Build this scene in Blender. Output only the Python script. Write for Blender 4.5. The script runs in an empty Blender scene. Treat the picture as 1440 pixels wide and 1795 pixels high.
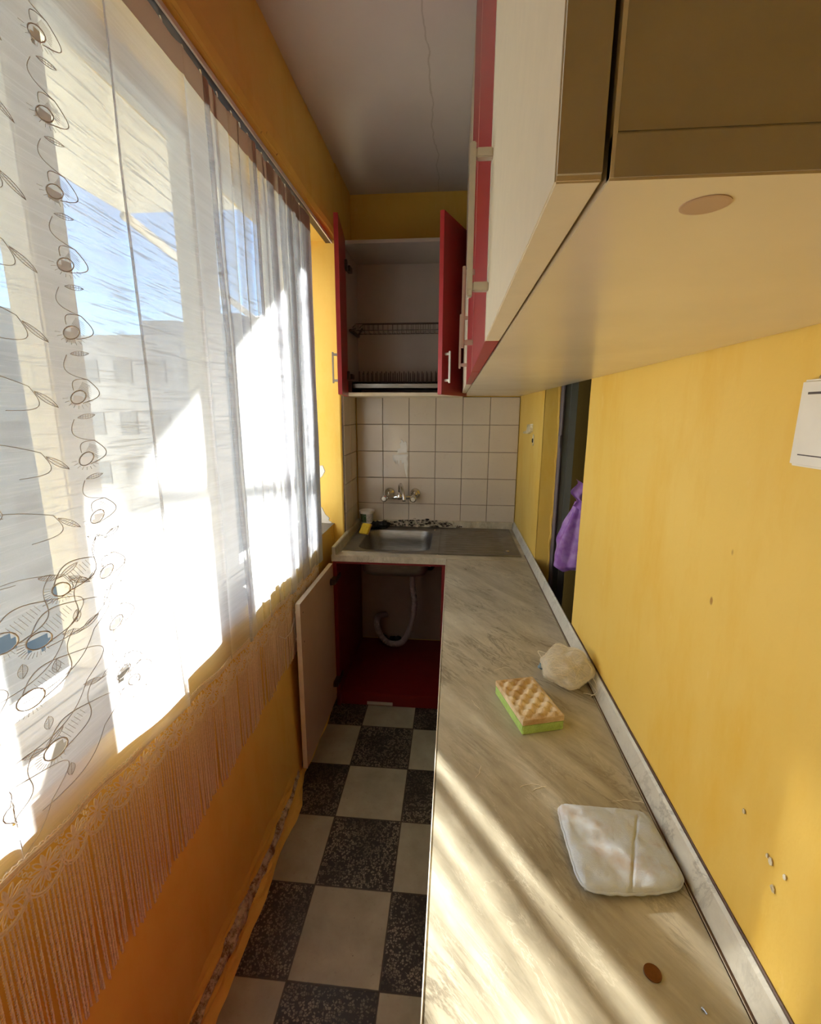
import bpy, bmesh, math, random
from mathutils import Vector, Matrix, noise
random.seed(7)
ZO = 1.46            # geometry is written relative to eye height; floor = 0
S = bpy.context.scene
COL = S.collection
R = random.Random(11)

# ------------------------------------------------------------ helpers
def tag(o, label=None, cat=None, group=None, kind=None):
    if label: o['label'] = label
    if cat: o['category'] = cat
    if group: o['group'] = group
    if kind: o['kind'] = kind
    return o

def wloc(o):
    v = Vector((0, 0, 0))
    while o is not None:
        v += o.location; o = o.parent
    return v

def empty(name, loc, label, cat, group=None):
    o = bpy.data.objects.new(name, None)
    o.empty_display_size = .05
    COL.objects.link(o)
    o.location = (loc[0], loc[1], loc[2] + ZO)
    return tag(o, label, cat, group)

class MB:
    def __init__(s): s.v = []; s.f = []
    def add(s, vs, fs):
        n = len(s.v); s.v += [tuple(p) for p in vs]; s.f += [tuple(i + n for i in f) for f in fs]; return s
    def box(s, x0, x1, y0, y1, z0, z1):
        return s.add([(x0,y0,z0),(x1,y0,z0),(x1,y1,z0),(x0,y1,z0),(x0,y0,z1),(x1,y0,z1),(x1,y1,z1),(x0,y1,z1)],
                     [(0,3,2,1),(4,5,6,7),(0,1,5,4),(1,2,6,5),(2,3,7,6),(3,0,4,7)])
    def obb(s, o, a, b, c):            # origin and three edge vectors
        o, a, b, c = map(Vector, (o, a, b, c))
        if a.cross(b).dot(c) < 0: a, b = b, a
        p = [o, o+a, o+a+b, o+b]; q = [k+c for k in p]
        return s.add(p+q, [(0,3,2,1),(4,5,6,7),(0,1,5,4),(1,2,6,5),(2,3,7,6),(3,0,4,7)])
    def prism(s, prof, a0, a1, axis='y'):   # profile of 2-D points extruded along an axis
        n = len(prof)
        def P(u, w, t):
            return (u, t, w) if axis == 'y' else ((t, u, w) if axis == 'x' else (u, w, t))
        vs = [P(u, w, a0) for u, w in prof] + [P(u, w, a1) for u, w in prof]
        fs = [tuple(range(n)), tuple(range(2*n-1, n-1, -1))]
        fs += [(i, i+n, (i+1) % n+n, (i+1) % n) for i in range(n)]
        return s.add(vs, fs)
    def tube(s, pts, r, n=8, cap=True, closed=False):
        pts = [Vector(p) for p in pts]
        m = len(pts)
        rr = r if isinstance(r, (list, tuple)) else [r]*m
        ref = None; rings = []
        for i, p in enumerate(pts):
            if closed: t = pts[(i+1) % m]-pts[i-1]
            else: t = pts[min(i+1, m-1)]-pts[max(i-1, 0)]
            if t.length < 1e-9: t = Vector((0, 0, 1))
            t.normalize()
            if ref is None:
                ref = t.orthogonal().normalized()
            ref = (ref-t*ref.dot(t))
            if ref.length < 1e-6: ref = t.orthogonal()
            ref.normalize(); b = t.cross(ref)
            rings.append([p+(ref*math.cos(2*math.pi*k/n)+b*math.sin(2*math.pi*k/n))*rr[i] for k in range(n)])
        vs = [q for g in rings for q in g]; fs = []
        for i in range(m if closed else m-1):
            j = (i+1) % m
            for k in range(n):
                fs.append((i*n+k, i*n+(k+1) % n, j*n+(k+1) % n, j*n+k))
        if cap and not closed:
            fs.append(tuple(range(n-1, -1, -1))); fs.append(tuple((m-1)*n+k for k in range(n)))
        return s.add(vs, fs)
    def lathe(s, c, axis, prof, n=24):     # prof: (radius, offset along axis)
        c = Vector(c); ax = Vector(axis).normalized(); u = ax.orthogonal().normalized(); w = ax.cross(u)
        vs = []; fs = []
        for r, h in prof:
            for k in range(n):
                a = 2*math.pi*k/n
                vs.append(c+ax*h+(u*math.cos(a)+w*math.sin(a))*max(r, 1e-5))
        for i in range(len(prof)-1):
            for k in range(n):
                fs.append((i*n+k, i*n+(k+1) % n, (i+1)*n+(k+1) % n, (i+1)*n+k))
        fs.append(tuple(range(n-1, -1, -1))); fs.append(tuple((len(prof)-1)*n+k for k in range(n)))
        return s.add(vs, fs)
    def grid(s, nu, nv, fn, close_u=False):
        vs = [fn(i/(nu-1), j/(nv-1)) for j in range(nv) for i in range(nu)]
        fs = [(j*nu+i, j*nu+i+1, (j+1)*nu+i+1, (j+1)*nu+i) for j in range(nv-1) for i in range(nu-1)]
        return s.add(vs, fs)
    def build(s, name, m, parent=None, smooth=False, bevel=0, seg=2, fix=False):
        off = wloc(parent) if parent else None
        vs = [Vector((x, y, z+ZO)) for x, y, z in s.v]
        if off is None:
            lo = [min(v[i] for v in vs) for i in range(3)]; hi = [max(v[i] for v in vs) for i in range(3)]
            off = Vector(((lo[0]+hi[0])/2, (lo[1]+hi[1])/2, lo[2])); loc = off
        else: loc = Vector((0, 0, 0))
        me = bpy.data.meshes.new(name)
        me.from_pydata([v-off for v in vs], [], s.f)
        if bevel or fix:
            bm = bmesh.new(); bm.from_mesh(me)
            if fix: bmesh.ops.recalc_face_normals(bm, faces=bm.faces)
            if bevel:
                es = [e for e in bm.edges if len(e.link_faces) == 2 and e.calc_face_angle(0) > .5]
                bmesh.ops.bevel(bm, geom=es, offset=bevel, segments=seg, affect='EDGES', clamp_overlap=True)
            bm.to_mesh(me); bm.free()
        if smooth:
            me.polygons.foreach_set('use_smooth', [True]*len(me.polygons))
        me.materials.append(m)
        o = bpy.data.objects.new(name, me); COL.objects.link(o)
        o.location = loc
        if parent: o.parent = parent
        return o

def struct(name, mb, m, parent=None, **k):
    o = mb.build(name, m, parent, **k)
    if parent is None: o['kind'] = 'structure'
    return o

def copy_tree(o, parent=None):
    c = o.copy(); COL.objects.link(c)
    if parent is not None: c.parent = parent
    for ch in list(o.children): copy_tree(ch, c)
    return c

# ------------------------------------------------------------ materials
class NT:
    def __init__(s, name):
        s.m = bpy.data.materials.new(name); s.m.use_nodes = True
        s.t = s.m.node_tree; s.t.nodes.clear()
        s.out = s.t.nodes.new('ShaderNodeOutputMaterial')
        s.tc = s.t.nodes.new('ShaderNodeNewGeometry')
        s.pos = s.tc.outputs['Position']
    def n(s, typ, **kw):
        nd = s.t.nodes.new(typ)
        for k, v in kw.items():
            if k in nd.inputs: s.set(nd.inputs[k], v)
            else: setattr(nd, k, v)
        return nd
    def set(s, inp, v):
        if isinstance(v, bpy.types.NodeSocket): s.t.links.new(v, inp)
        else: inp.default_value = v
    def map(s, sc=(1, 1, 1), rot=(0, 0, 0), loc=(0, 0, 0), vec=None):
        nd = s.n('ShaderNodeMapping'); s.t.links.new(vec or s.pos, nd.inputs['Vector'])
        nd.inputs['Scale'].default_value = sc; nd.inputs['Rotation'].default_value = rot; nd.inputs['Location'].default_value = loc
        return nd.outputs[0]
    def noise(s, scale, detail=4, rough=.55, vec=None, dist=0):
        nd = s.n('ShaderNodeTexNoise'); s.t.links.new(vec or s.pos, nd.inputs['Vector'])
        nd.inputs['Scale'].default_value = scale; nd.inputs['Detail'].default_value = detail
        nd.inputs['Roughness'].default_value = rough; nd.inputs['Distortion'].default_value = dist
        return nd.outputs['Fac']
    def voro(s, scale, vec=None, feature='F1', out='Distance'):
        nd = s.n('ShaderNodeTexVoronoi', feature=feature); s.t.links.new(vec or s.pos, nd.inputs['Vector'])
        nd.inputs['Scale'].default_value = scale
        return nd.outputs[out]
    def ramp(s, fac, stops, interp='LINEAR'):
        nd = s.n('ShaderNodeValToRGB'); s.t.links.new(fac, nd.inputs[0])
        cr = nd.color_ramp; cr.interpolation = interp
        while len(cr.elements) < len(stops): cr.elements.new(.5)
        for e, (p, c) in zip(cr.elements, stops):
            e.position = p; e.color = (c, c, c, 1) if isinstance(c, (int, float)) else (*c, 1)
        return nd.outputs[0]
    def mix(s, f, a, b, mode='MIX'):
        nd = s.n('ShaderNodeMix', data_type='RGBA', blend_type=mode)
        s.set(nd.inputs[0], f)
        for i, v in ((6, a), (7, b)):
            if isinstance(v, tuple): nd.inputs[i].default_value = (*v, 1)
            elif isinstance(v, (int, float)): nd.inputs[i].default_value = (v, v, v, 1)
            else: s.t.links.new(v, nd.inputs[i])
        return nd.outputs[2]
    def math(s, op, a, b=None):
        nd = s.n('ShaderNodeMath', operation=op); s.set(nd.inputs[0], a)
        if b is not None: s.set(nd.inputs[1], b)
        return nd.outputs[0]
    def sep(s, vec=None):
        nd = s.n('ShaderNodeSeparateXYZ'); s.t.links.new(vec or s.pos, nd.inputs[0]); return nd.outputs
    def bump(s, h, strength=.3, dist=.002):
        nd = s.n('ShaderNodeBump'); s.t.links.new(h, nd.inputs['Height'])
        nd.inputs['Strength'].default_value = strength; nd.inputs['Distance'].default_value = dist
        return nd.outputs[0]
    def bsdf(s, col, rough=.5, metal=0, bump=None, spec=.5, trans=0, alpha=None, sss=0):
        b = s.n('ShaderNodeBsdfPrincipled')
        if isinstance(col, tuple): b.inputs['Base Color'].default_value = (*col, 1)
        else: s.t.links.new(col, b.inputs['Base Color'])
        s.set(b.inputs['Roughness'], rough); s.set(b.inputs['Metallic'], metal)
        b.inputs['Specular IOR Level'].default_value = spec
        b.inputs['Transmission Weight'].default_value = trans
        if bump is not None: s.t.links.new(bump, b.inputs['Normal'])
        return b.outputs[0]
    def done(s, sh): s.t.links.new(sh, s.out.inputs['Surface']); return s.m

def plain(name, col, rough=.5, metal=0, var=.06, nscale=30, bump=.05, spec=.5):
    t = NT(name); f = t.noise(nscale, 4)
    c = t.mix(t.ramp(f, [(.3, 0), (.7, 1)]), tuple(x*(1-var) for x in col), tuple(min(1, x*(1+var)) for x in col))
    return t.done(t.bsdf(c, rough, metal, t.bump(t.noise(nscale*6, 3), bump, .001), spec))

YEL = (.79, .46, .075)
def yellow():
    t = NT('yellow_plaster')
    a = t.noise(2.2, 6, .6); b = t.noise(9, 6, .65, t.map((1, 1, .35))); c = t.noise(70, 3)
    col = t.mix(t.ramp(a, [(.3, 0), (.7, 1)]), (.87, .60, .145), (.83, .545, .10))
    col = t.mix(t.ramp(b, [(.50, 0), (.72, .7)]), col, (.80, .47, .05))
    sp = t.ramp(t.voro(14, t.map((1, 1, .6))), [(.035, 1), (.06, 0)])
    ms = t.ramp(t.noise(3.1, 2), [(.55, 0), (.62, 1)])
    col = t.mix(t.math('MULTIPLY', sp, ms), col, (.36, .15, .02))
    col = t.mix(t.ramp(t.noise(26, 4, .7, t.map((1, 1, .5), loc=(3, 1, 2))), [(.66, 0), (.74, .35)]), col, (.9, .66, .28))
    return t.done(t.bsdf(col, .55, 0, t.bump(t.math('ADD', c, t.math('MULTIPLY', b, 2)), .35, .0012), .35))
M = {}
M['yellow'] = yellow()
def white_ceiling():
    t = NT('ceiling_paint'); a = t.noise(1.7, 5); b = t.noise(40, 4)
    crack = t.ramp(t.math('ABSOLUTE', t.math('SUBTRACT', t.math('ADD', t.sep()[0], t.math('MULTIPLY', t.noise(5, 5), .06)), -.075)), [(.0, 1), (.0025, 0)])
    col = t.mix(t.ramp(a, [(.3, 0), (.7, 1)]), (.70, .63, .57), (.62, .55, .49))
    col = t.mix(crack, col, (.5, .43, .36))
    return t.done(t.bsdf(col, .7, 0, t.bump(b, .4, .0015), .3))
M['ceiling'] = white_ceiling()

def floor_mat():
    t = NT('checker_terrazzo')
    # tile 0.2455 across, 0.256 along
    v = t.map((1/.2455, 1/.2555, 1), loc=(.403/.2455, -.1375/.2555, 0))
    s = t.sep(v)
    fx = t.math('FLOOR', s[0]); fy = t.math('FLOOR', s[1])
    par = t.math('MODULO', t.math('ABSOLUTE', t.math('ADD', t.math('ADD', fx, fy), 1)), 2)
    lx = t.math('FRACT', s[0]); ly = t.math('FRACT', s[1])
    ex = t.math('MINIMUM', lx, t.math('SUBTRACT', 1, lx)); ey = t.math('MINIMUM', ly, t.math('SUBTRACT', 1, ly))
    e = t.math('MINIMUM', ex, ey)
    grout = t.ramp(t.math('ADD', e, t.math('MULTIPLY', t.noise(60, 2), .006)), [(.010, 1), (.014, 0)])
    a = t.noise(9, 6, .65)
    light = t.mix(t.ramp(a, [(.3, 0), (.7, 1)]), (.29, .26, .17), (.41, .37, .25))
    light = t.mix(t.ramp(t.noise(70, 3, .6), [(.62, 0), (.72, .5)]), light, (.25, .2, .13))
    light = t.mix(t.ramp(t.voro(21), [(.02, 1), (.035, 0)]), light, (.1, .07, .04))
    edge = t.ramp(t.voro(150, feature='DISTANCE_TO_EDGE'), [(.06, 0), (.13, 1)])
    pick = t.ramp(t.voro(150, out='Color'), [(.42, 0), (.5, 1)])
    chips = t.math('MULTIPLY', edge, pick)
    chips = t.math('MULTIPLY', chips, t.ramp(t.noise(5, 4), [(.38, .25), (.55, 1)]))
    dark = t.mix(chips, (.025, .020, .014), (.26, .215, .15))
    col = t.mix(par, light, dark)
    col = t.mix(grout, col, (.05, .035, .02))
    col = t.mix(t.ramp(t.noise(2.5, 5), [(.45, 0), (.75, .35)]), col, (.12, .09, .05))
    rg = t.ramp(a, [(.3, .35), (.7, .6)])
    return t.done(t.bsdf(col, rg, 0, t.bump(t.math('SUBTRACT', a, grout), .2, .002), .4))
M['floor'] = floor_mat()

def marble(name, c0, c1, vein, dark, ang=-.61):
    t = NT(name)
    v = t.map((1, 1, 1), rot=(0, 0, ang))
    rot = t.map((15, 3.0, 6), vec=v)
    a = t.noise(.8, 7, .62, rot, .5)
    b = t.noise(1.5, 8, .6, t.map((1, 1, 1), loc=(4, 7, 1), vec=rot), .8)
    col = t.mix(t.ramp(a, [(.33, 0), (.68, 1)]), c0, c1)
    lv = t.ramp(t.math('ABSOLUTE', t.math('SUBTRACT', b, .5)), [(0, .38), (.010, 0)])
    d2 = t.noise(1.1, 8, .68, t.map((1, 1, 1), loc=(1, 17, 3), vec=rot), 1.0)
    dv = t.ramp(t.math('ABSOLUTE', t.math('SUBTRACT', d2, .53)), [(0, .7), (.035, 0)])
    msk = t.ramp(t.noise(4, 3), [(.42, 0), (.62, 1)])
    col = t.mix(t.math('MULTIPLY', dv, msk), col, dark)
    col = t.mix(t.math('MULTIPLY', lv, t.ramp(t.noise(3, 3, .5, t.map(loc=(9, 9, 9))), [(.4, 0), (.6, 1)])), col, vein)
    fine = t.noise(60, 5, .7, t.map((1, .3, 1), vec=v))
    col = t.mix(t.ramp(fine, [(.35, .18), (.6, 0)]), col, dark)
    return t.done(t.bsdf(col, t.ramp(fine, [(.3, .26), (.7, .40)]), 0, t.bump(fine, .08, .0005), .5))
M['marble'] = marble('marble_laminate', (.35, .30, .21), (.64, .585, .45), (.84, .79, .63), (.14, .11, .07))
M['marble_pale'] = marble('pale_marble_strip', (.62, .58, .48), (.74, .70, .60), (.85, .8, .7), (.36, .33, .27))
M['cream'] = plain('cream_melamine', (.74, .64, .47), .38, var=.03, nscale=50, bump=.04)
M['under'] = plain('cream_board', (.72, .62, .45), .24, var=.05, nscale=6, bump=.03)
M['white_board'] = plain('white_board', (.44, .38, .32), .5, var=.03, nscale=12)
M['beige_board'] = plain('beige_board', (.50, .34, .23), .45, var=.05, nscale=10)
M['shaded_back'] = plain('shaded_back_board', (.30, .22, .17), .8, var=.12, nscale=7)  # cream back wall, darkened to stand for the shade inside the cabinet
M['edge_white'] = plain('white_edge_band', (.84, .78, .68), .4)
M['grey_edge'] = plain('darkened_board', (.52, .47, .39), .5, var=.12, nscale=9)  # darkened tone carries the shade on the near cabinet's end panel
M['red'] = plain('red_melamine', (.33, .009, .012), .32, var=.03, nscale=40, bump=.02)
M['red_in'] = plain('shaded_red_board', (.17, .004, .005), .45, var=.06, nscale=20)  # the red melamine darkened, with the sink cabinet's inner shade in it
M['red_edge'] = plain('lit_red_edge', (.48, .04, .045), .4)  # same red lightened, so that the door edges look lit
M['steel'] = None
def steel():
    t = NT('brushed_steel'); f = t.noise(8, 5, .6, t.map((2, 30, 30)))
    col = t.mix(t.ramp(f, [(.3, 0), (.7, 1)]), (.20, .185, .16), (.32, .295, .26))
    spots = t.ramp(t.noise(40, 5, .7), [(.55, 0), (.7, .5)])
    col = t.mix(spots, col, (.24, .2, .16))
    return t.done(t.bsdf(col, t.ramp(t.noise(12, 4), [(.3, .28), (.7, .5)]), .85, t.bump(f, .06, .0006)))
M['steel'] = steel()
M['chrome'] = plain('chrome', (.72, .70, .67), .12, 1, .02, 20, .02)
M['alu'] = plain('satin_aluminium', (.66, .61, .52), .38, .6, .04, 60, .05)
M['wire'] = plain('dull_wire', (.09, .07, .055), .45, .7)
M['hinge'] = plain('dark_hinge_metal', (.10, .08, .07), .4, .8)
def tile():
    t = NT('glazed_tile'); a = t.noise(3, 4)
    col = t.mix(t.ramp(a, [(.3, 0), (.7, 1)]), (.66, .585, .49), (.60, .52, .43))
    col = t.mix(t.ramp(t.noise(30, 5, .7), [(.58, 0), (.75, .25)]), col, (.42, .33, .24))
    return t.done(t.bsdf(col, t.ramp(t.noise(9, 3), [(.3, .08), (.7, .22)]), 0, t.bump(t.noise(5, 2), .25, .004), .5))
M['tile'] = tile()
M['grout'] = plain('dirty_grout', (.13, .09, .06), .9, var=.4, nscale=60)
def crumble(name, a, b, c):
    t = NT(name); f = t.noise(32, 7, .8); v = t.voro(90)
    col = t.ramp(f, [(.42, a), (.50, b), (.58, c)])
    return t.done(t.bsdf(col, .85, 0, t.bump(t.math('ADD', f, v), .9, .004), .2))
M['caulk'] = crumble('mouldy_sealant', (.012, .01, .008), (.05, .035, .025), (.62, .52, .42))
M['plaster'] = crumble('crumbling_plaster', (.22, .15, .07), (.52, .44, .30), (.70, .62, .46))
M['raw_plaster'] = crumble('bare_plaster', (.62, .50, .28), (.76, .66, .44), (.84, .78, .62))
M['white_paint'] = plain('white_paint', (.78, .76, .72), .5)
def flat(name, col, rough=.6, **k): return plain(name, col, rough, var=.04, nscale=25, **k)
M['sill'] = flat('grey_mortar', (.24, .22, .20), .85)
M['frame'] = flat('window_frame_paint', (.66, .64, .62), .4)
M['door_dark'] = flat('dark_green_grey_paint', (.15, .155, .13), .45)
M['door_edge'] = flat('purple_grey_metal', (.20, .16, .17), .5)
M['hall'] = flat('unlit_black', (.02, .018, .016), .9)  # near-black stands for the darkness of the unlit hall
M['brown_seal'] = flat('brown_seal', (.10, .045, .02), .5)
M['seal_light'] = flat('beige_seal', (.50, .42, .30), .5)
M['switch'] = flat('white_plastic', (.82, .78, .71), .3, bump=.01)
M['pvc'] = flat('greyish_pvc', (.27, .22, .215), .45)
M['black_fabric'] = flat('black_fabric', (.012, .011, .012), .9)
M['coin'] = plain('copper_coin', (.17, .065, .018), .38, .75, .1, 300, .3)
M['lead'] = plain('ground_yard', (.40, .40, .32), .9, var=.35, nscale=.15)
M['concrete'] = flat('slab_render', (.66, .66, .64), .8)
M['facade'] = plain('facade_render', (.36, .37, .39), .85, var=.1, nscale=.6)
M['facade2'] = plain('pale_facade_render', (.46, .44, .40), .85, var=.1, nscale=.6)
M['dark_glass'] = flat('window_glass_far', (.15, .17, .20), .3)

def glass():
    t = NT('window_glass')
    tr = t.n('ShaderNodeBsdfTransparent'); tr.inputs[0].default_value = (.94, .96, .95, 1)
    gl = t.n('ShaderNodeBsdfGlossy'); gl.inputs['Roughness'].default_value = .02
    dt = t.n('ShaderNodeVectorMath', operation='DOT_PRODUCT'); t.t.links.new(t.tc.outputs['Normal'], dt.inputs[0]); t.t.links.new(t.tc.outputs['Incoming'], dt.inputs[1])
    c = t.math('SUBTRACT', 1, t.math('ABSOLUTE', dt.outputs['Value']))
    fr = t.math('ADD', .02, t.math('MULTIPLY', .45, t.math('POWER', c, 5)))     # Schlick, the same from both sides
    mx = t.n('ShaderNodeMixShader')
    t.t.links.new(fr, mx.inputs[0]); t.t.links.new(tr.outputs[0], mx.inputs[1]); t.t.links.new(gl.outputs[0], mx.inputs[2])
    return t.done(mx.outputs[0])
M['glass'] = glass()

def sheer(name, open_, col, slub=True, tl=.55):
    t = NT(name)
    # slubby weft threads: thin irregular horizontal streaks
    f = t.noise(1, 3, .6, t.map((9, 9, 260)))
    g = t.noise(1, 4, .6, t.map((2.0, 2.0, 60), loc=(3, 2, 1)))
    weave = t.noise(900, 2)
    streak = t.ramp(f, [(.57, 0), (.62, 1)])
    tr = t.n('ShaderNodeBsdfTransparent')
    df = t.n('ShaderNodeBsdfDiffuse'); tl_ = t.n('ShaderNodeBsdfTranslucent')
    c = t.mix(t.math('MULTIPLY', streak, .35 if slub else 0), col, tuple(x*.55 for x in col))
    t.t.links.new(c, df.inputs[0]); t.t.links.new(c, tl_.inputs[0])
    m1 = t.n('ShaderNodeMixShader'); m1.inputs[0].default_value = tl
    t.t.links.new(df.outputs[0], m1.inputs[1]); t.t.links.new(tl_.outputs[0], m1.inputs[2])
    m2 = t.n('ShaderNodeMixShader')
    op = t.math('SUBTRACT', t.math('ADD', open_-.05, t.math('MULTIPLY', weave, .1)), t.math('MULTIPLY', t.math('ADD', streak, t.ramp(g, [(.4, 0), (.7, .4)])), .20 if slub else 0))
    # a weave closes up at a slant: openness ** (1 / cos ** 1.12); cloth seen = 1 - openness
    dt = t.n('ShaderNodeVectorMath', operation='DOT_PRODUCT'); t.t.links.new(t.tc.outputs['Normal'], dt.inputs[0]); t.t.links.new(t.tc.outputs['Incoming'], dt.inputs[1])
    ex = t.math('POWER', t.math('MAXIMUM', t.math('ABSOLUTE', dt.outputs['Value']), .08), -1.12)
    op = t.math('POWER', t.math('MAXIMUM', op, .01), ex)
    t.t.links.new(t.math('SUBTRACT', 1, op), m2.inputs[0])
    t.t.links.new(tr.outputs[0], m2.inputs[1]); t.t.links.new(m1.outputs[0], m2.inputs[2])
    return t.done(m2.outputs[0])
M['sheer'] = sheer('sheer_slub_cloth', .60, (.80, .81, .84), True, .58)
M['tape'] = sheer('heading_tape_cloth', .10, (.55, .43, .36), False, .3)
M['thread'] = flat('embroidery_thread', (.50, .46, .43), .8)
M['lace'] = plain('beige_lace_thread', (.86, .75, .62), .85, var=.1, nscale=200, bump=.3)
M['cord'] = plain('beige_fringe_cord', (.84, .70, .54), .85, var=.1, nscale=200, bump=.3)
def bag():
    t = NT('purple_plastic_film')
    c = t.mix(t.ramp(t.noise(30, 4), [(.4, 0), (.6, 1)]), (.50, .22, .74), (.66, .38, .86))
    b = t.bsdf(c, .25, 0, t.bump(t.noise(35, 5, .7), .6, .004))
    tl = t.n('ShaderNodeBsdfTranslucent'); t.t.links.new(c, tl.inputs[0])
    m = t.n('ShaderNodeMixShader'); m.inputs[0].default_value = .35
    t.t.links.new(b, m.inputs[1]); t.t.links.new(tl.outputs[0], m.inputs[2])
    return t.done(m.outputs[0])
M['bag'] = bag()

# ------------------------------------------------------------ the room
CEIL = 1.105; FAR = 2.68; XR = .365; XLU = -.565; NEAR = -.9; FL = -1.46
SILL = -.578; HEAD = .775; WY0 = .12; WY1 = 2.35; XO = -.86     # window opening, outer wall face
DY0, DY1, DH = 1.33, 1.975, .62                                    # doorway in the right wall
struct('floor', MB().box(-.86, .54, NEAR-.1, FAR+.1, FL-.06, FL), M['floor'])
struct('ceiling', MB().box(-.86, .54, NEAR-.1, FAR+.1, CEIL, CEIL+.06), M['ceiling'])

# left wall: parapet, lintel, piers in one mesh, subdivided for uneven plaster
FX_ = -.80
wl = MB()
def wob(y, z): return .006*noise.noise(Vector((y*1.7, z*1.9, 3.1)))+.0022*noise.noise(Vector((y*9, z*9, 1)))
def px_in(z):   # inner face of the parapet leans a little into the room
    t = (z-FL)/(SILL-FL); return -.585-.035*t
wl.grid(90, 34, lambda u, v: (px_in(FL+v*(SILL-FL))+wob(NEAR+u*(WY1-NEAR), v), NEAR+u*(WY1-NEAR), FL+v*(SILL-FL)))
# sill top
wl.grid(90, 6, lambda u, v: (px_in(SILL)+wob(NEAR+u*(WY1-NEAR), 1)-v*(XO*-1+px_in(SILL)), NEAR+u*(WY1-NEAR), SILL+.001*math.sin(u*40)))
wl.box(XO, -.70, NEAR, WY1, FL, SILL-.01)
si = MB(); si.grid(90, 6, lambda u, v: (px_in(SILL)+.006+wob(NEAR+u*(WY1-NEAR), 1)-v*(-FX_-.02+px_in(SILL)), NEAR+u*(WY1-NEAR), SILL+.003+.0015*noise.noise(Vector((u*30, v*3, 1)))))
# lintel with a rounded, lumpy lower edge
def lint(u, v):
    y = NEAR+u*(WY1+.02-NEAR)
    prof = [(XLU-.004, CEIL), (XLU, 1.0), (XLU+.001, .90), (XLU+.002, .84), (XLU-.001, .812), (XLU-.008, .795), (XLU-.020, .785), (XLU-.035, .780), (XLU-.12, .778), (XO, .778)]
    k = v*(len(prof)-1); i = min(int(k), len(prof)-2); f = k-i
    x = prof[i][0]*(1-f)+prof[i+1][0]*f; z = prof[i][1]*(1-f)+prof[i+1][1]*f
    d = .004*noise.noise(Vector((y*2.5, z*3, 7)))+.0015*noise.noise(Vector((y*12, z*12, 7)))
    return (x+d, y, z+d)
wl.grid(100, 37, lint)
wl.box(XO, XLU-.012, NEAR, WY1, .79, CEIL)
# near pier, unseen and widened to cut light behind the camera; far pier
wl.box(XO, XLU, NEAR-.1, WY0, SILL-.02, .80)
def pier(u, v):
    z = FL+v*(.785-FL); prof = [(XO, WY1), (-.70, WY1), (-.60, WY1), (XLU-.006, WY1+.001), (XLU, WY1+.007), (XLU, 2.5), (XLU, FAR)]
    k = u*(len(prof)-1); i = min(int(k), len(prof)-2); f = k-i
    x = prof[i][0]*(1-f)+prof[i+1][0]*f; y = prof[i][1]*(1-f)+prof[i+1][1]*f
    d = .003*noise.noise(Vector((x*9+y*3, z*5, 2)))
    return (x+d*.5, y+d, z)
wl.grid(40, 90, pier)
wl.box(XO, XLU-.012, WY1+.012, FAR+.1, FL, CEIL)
wl.box(XLU-.02, XLU, WY1+.012, FAR, .77, CEIL)
WL = struct('wall_left', wl, M['yellow'])
si.build('window_sill', M['sill'], WL, smooth=True)
struct('wall_far', MB().box(XO, .54, FAR, FAR+.1, FL, CEIL), M['yellow'])
struct('wall_near', MB().box(XO, .54, NEAR-.1, NEAR, FL, CEIL), M['white_paint'])  # unseen wall, made white to bounce light onto the cabinet end panel
wr = MB()
TW = .12
def rw(y0, y1, z0, z1, nu, nv):
    wr.grid(nu, nv, lambda u, v: (XR+.0012*noise.noise(Vector(((y0+u*(y1-y0))*6, (z0+v*(z1-z0))*6, 5))), y0+u*(y1-y0), z1-v*(z1-z0)))
rw(NEAR, DY0, FL, CEIL, 60, 60); rw(DY1, FAR, FL, CEIL, 30, 50); rw(DY0, DY1, DH, CEIL, 10, 8)
wr.box(XR+.002, XR+TW, NEAR, DY0, FL, CEIL); wr.box(XR+.002, XR+.062, DY1, FAR, FL, CEIL); wr.box(XR+.062, XR+TW-.004, DY1+.012, FAR, FL, CEIL)
wr.box(XR+.002, XR+TW, DY0, DY1, DH, CEIL)
# ragged plaster edge along the far jamb
pts = []
rg = random.Random(5)
for i in range(60):
    z = FL+.01+i*(DH-FL-.02)/59
    pts.append((XR+.060+rg.uniform(-.004, .004), DY1+.001, z))
wr.tube(pts, [rg.uniform(.003, .007) for _ in pts], 6)
WR = struct('wall_right', wr, M['yellow'], fix=False)
# hall behind the doorway, its darkness painted near-black
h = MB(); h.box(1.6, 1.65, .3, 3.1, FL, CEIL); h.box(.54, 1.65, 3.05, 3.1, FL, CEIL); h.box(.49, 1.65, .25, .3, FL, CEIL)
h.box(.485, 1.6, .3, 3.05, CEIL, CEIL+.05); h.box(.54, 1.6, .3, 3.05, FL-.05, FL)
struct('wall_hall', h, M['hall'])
# door frame and ajar leaf
dr = bpy.data.objects.new('door_1', None); COL.objects.link(dr); dr.location = (XR+.1, 1.65, 0); dr['kind'] = 'structure'
fr = MB(); fr.box(XR+.062, XR+.078, DY1-.012, DY1+.010, FL, DH); fr.tube([(XR+.070, DY1-.014, FL), (XR+.070, DY1-.014, DH)], .006, 8)
for zz in (-.14, -.9): fr.tube([(XR+.064, DY1-.024, zz), (XR+.064, DY1-.024, zz+.05)], .006, 8)
fr.build('frame_edge', M['door_edge'], dr)
fr = MB(); fr.box(XR+.078, XR+TW+.0, DY1-.006, DY1+.012, FL, DH); fr.box(XR+.10, XR+TW+.005, DY1-.016, DY1-.006, FL, DH)
fr.box(XR+.03, XR+TW, DY0-.0, DY0+.02, FL, DH); fr.box(XR+.03, XR+TW, DY0, DY1, DH-.03, DH)
fr.build('door_frame', M['door_dark'], dr)
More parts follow.
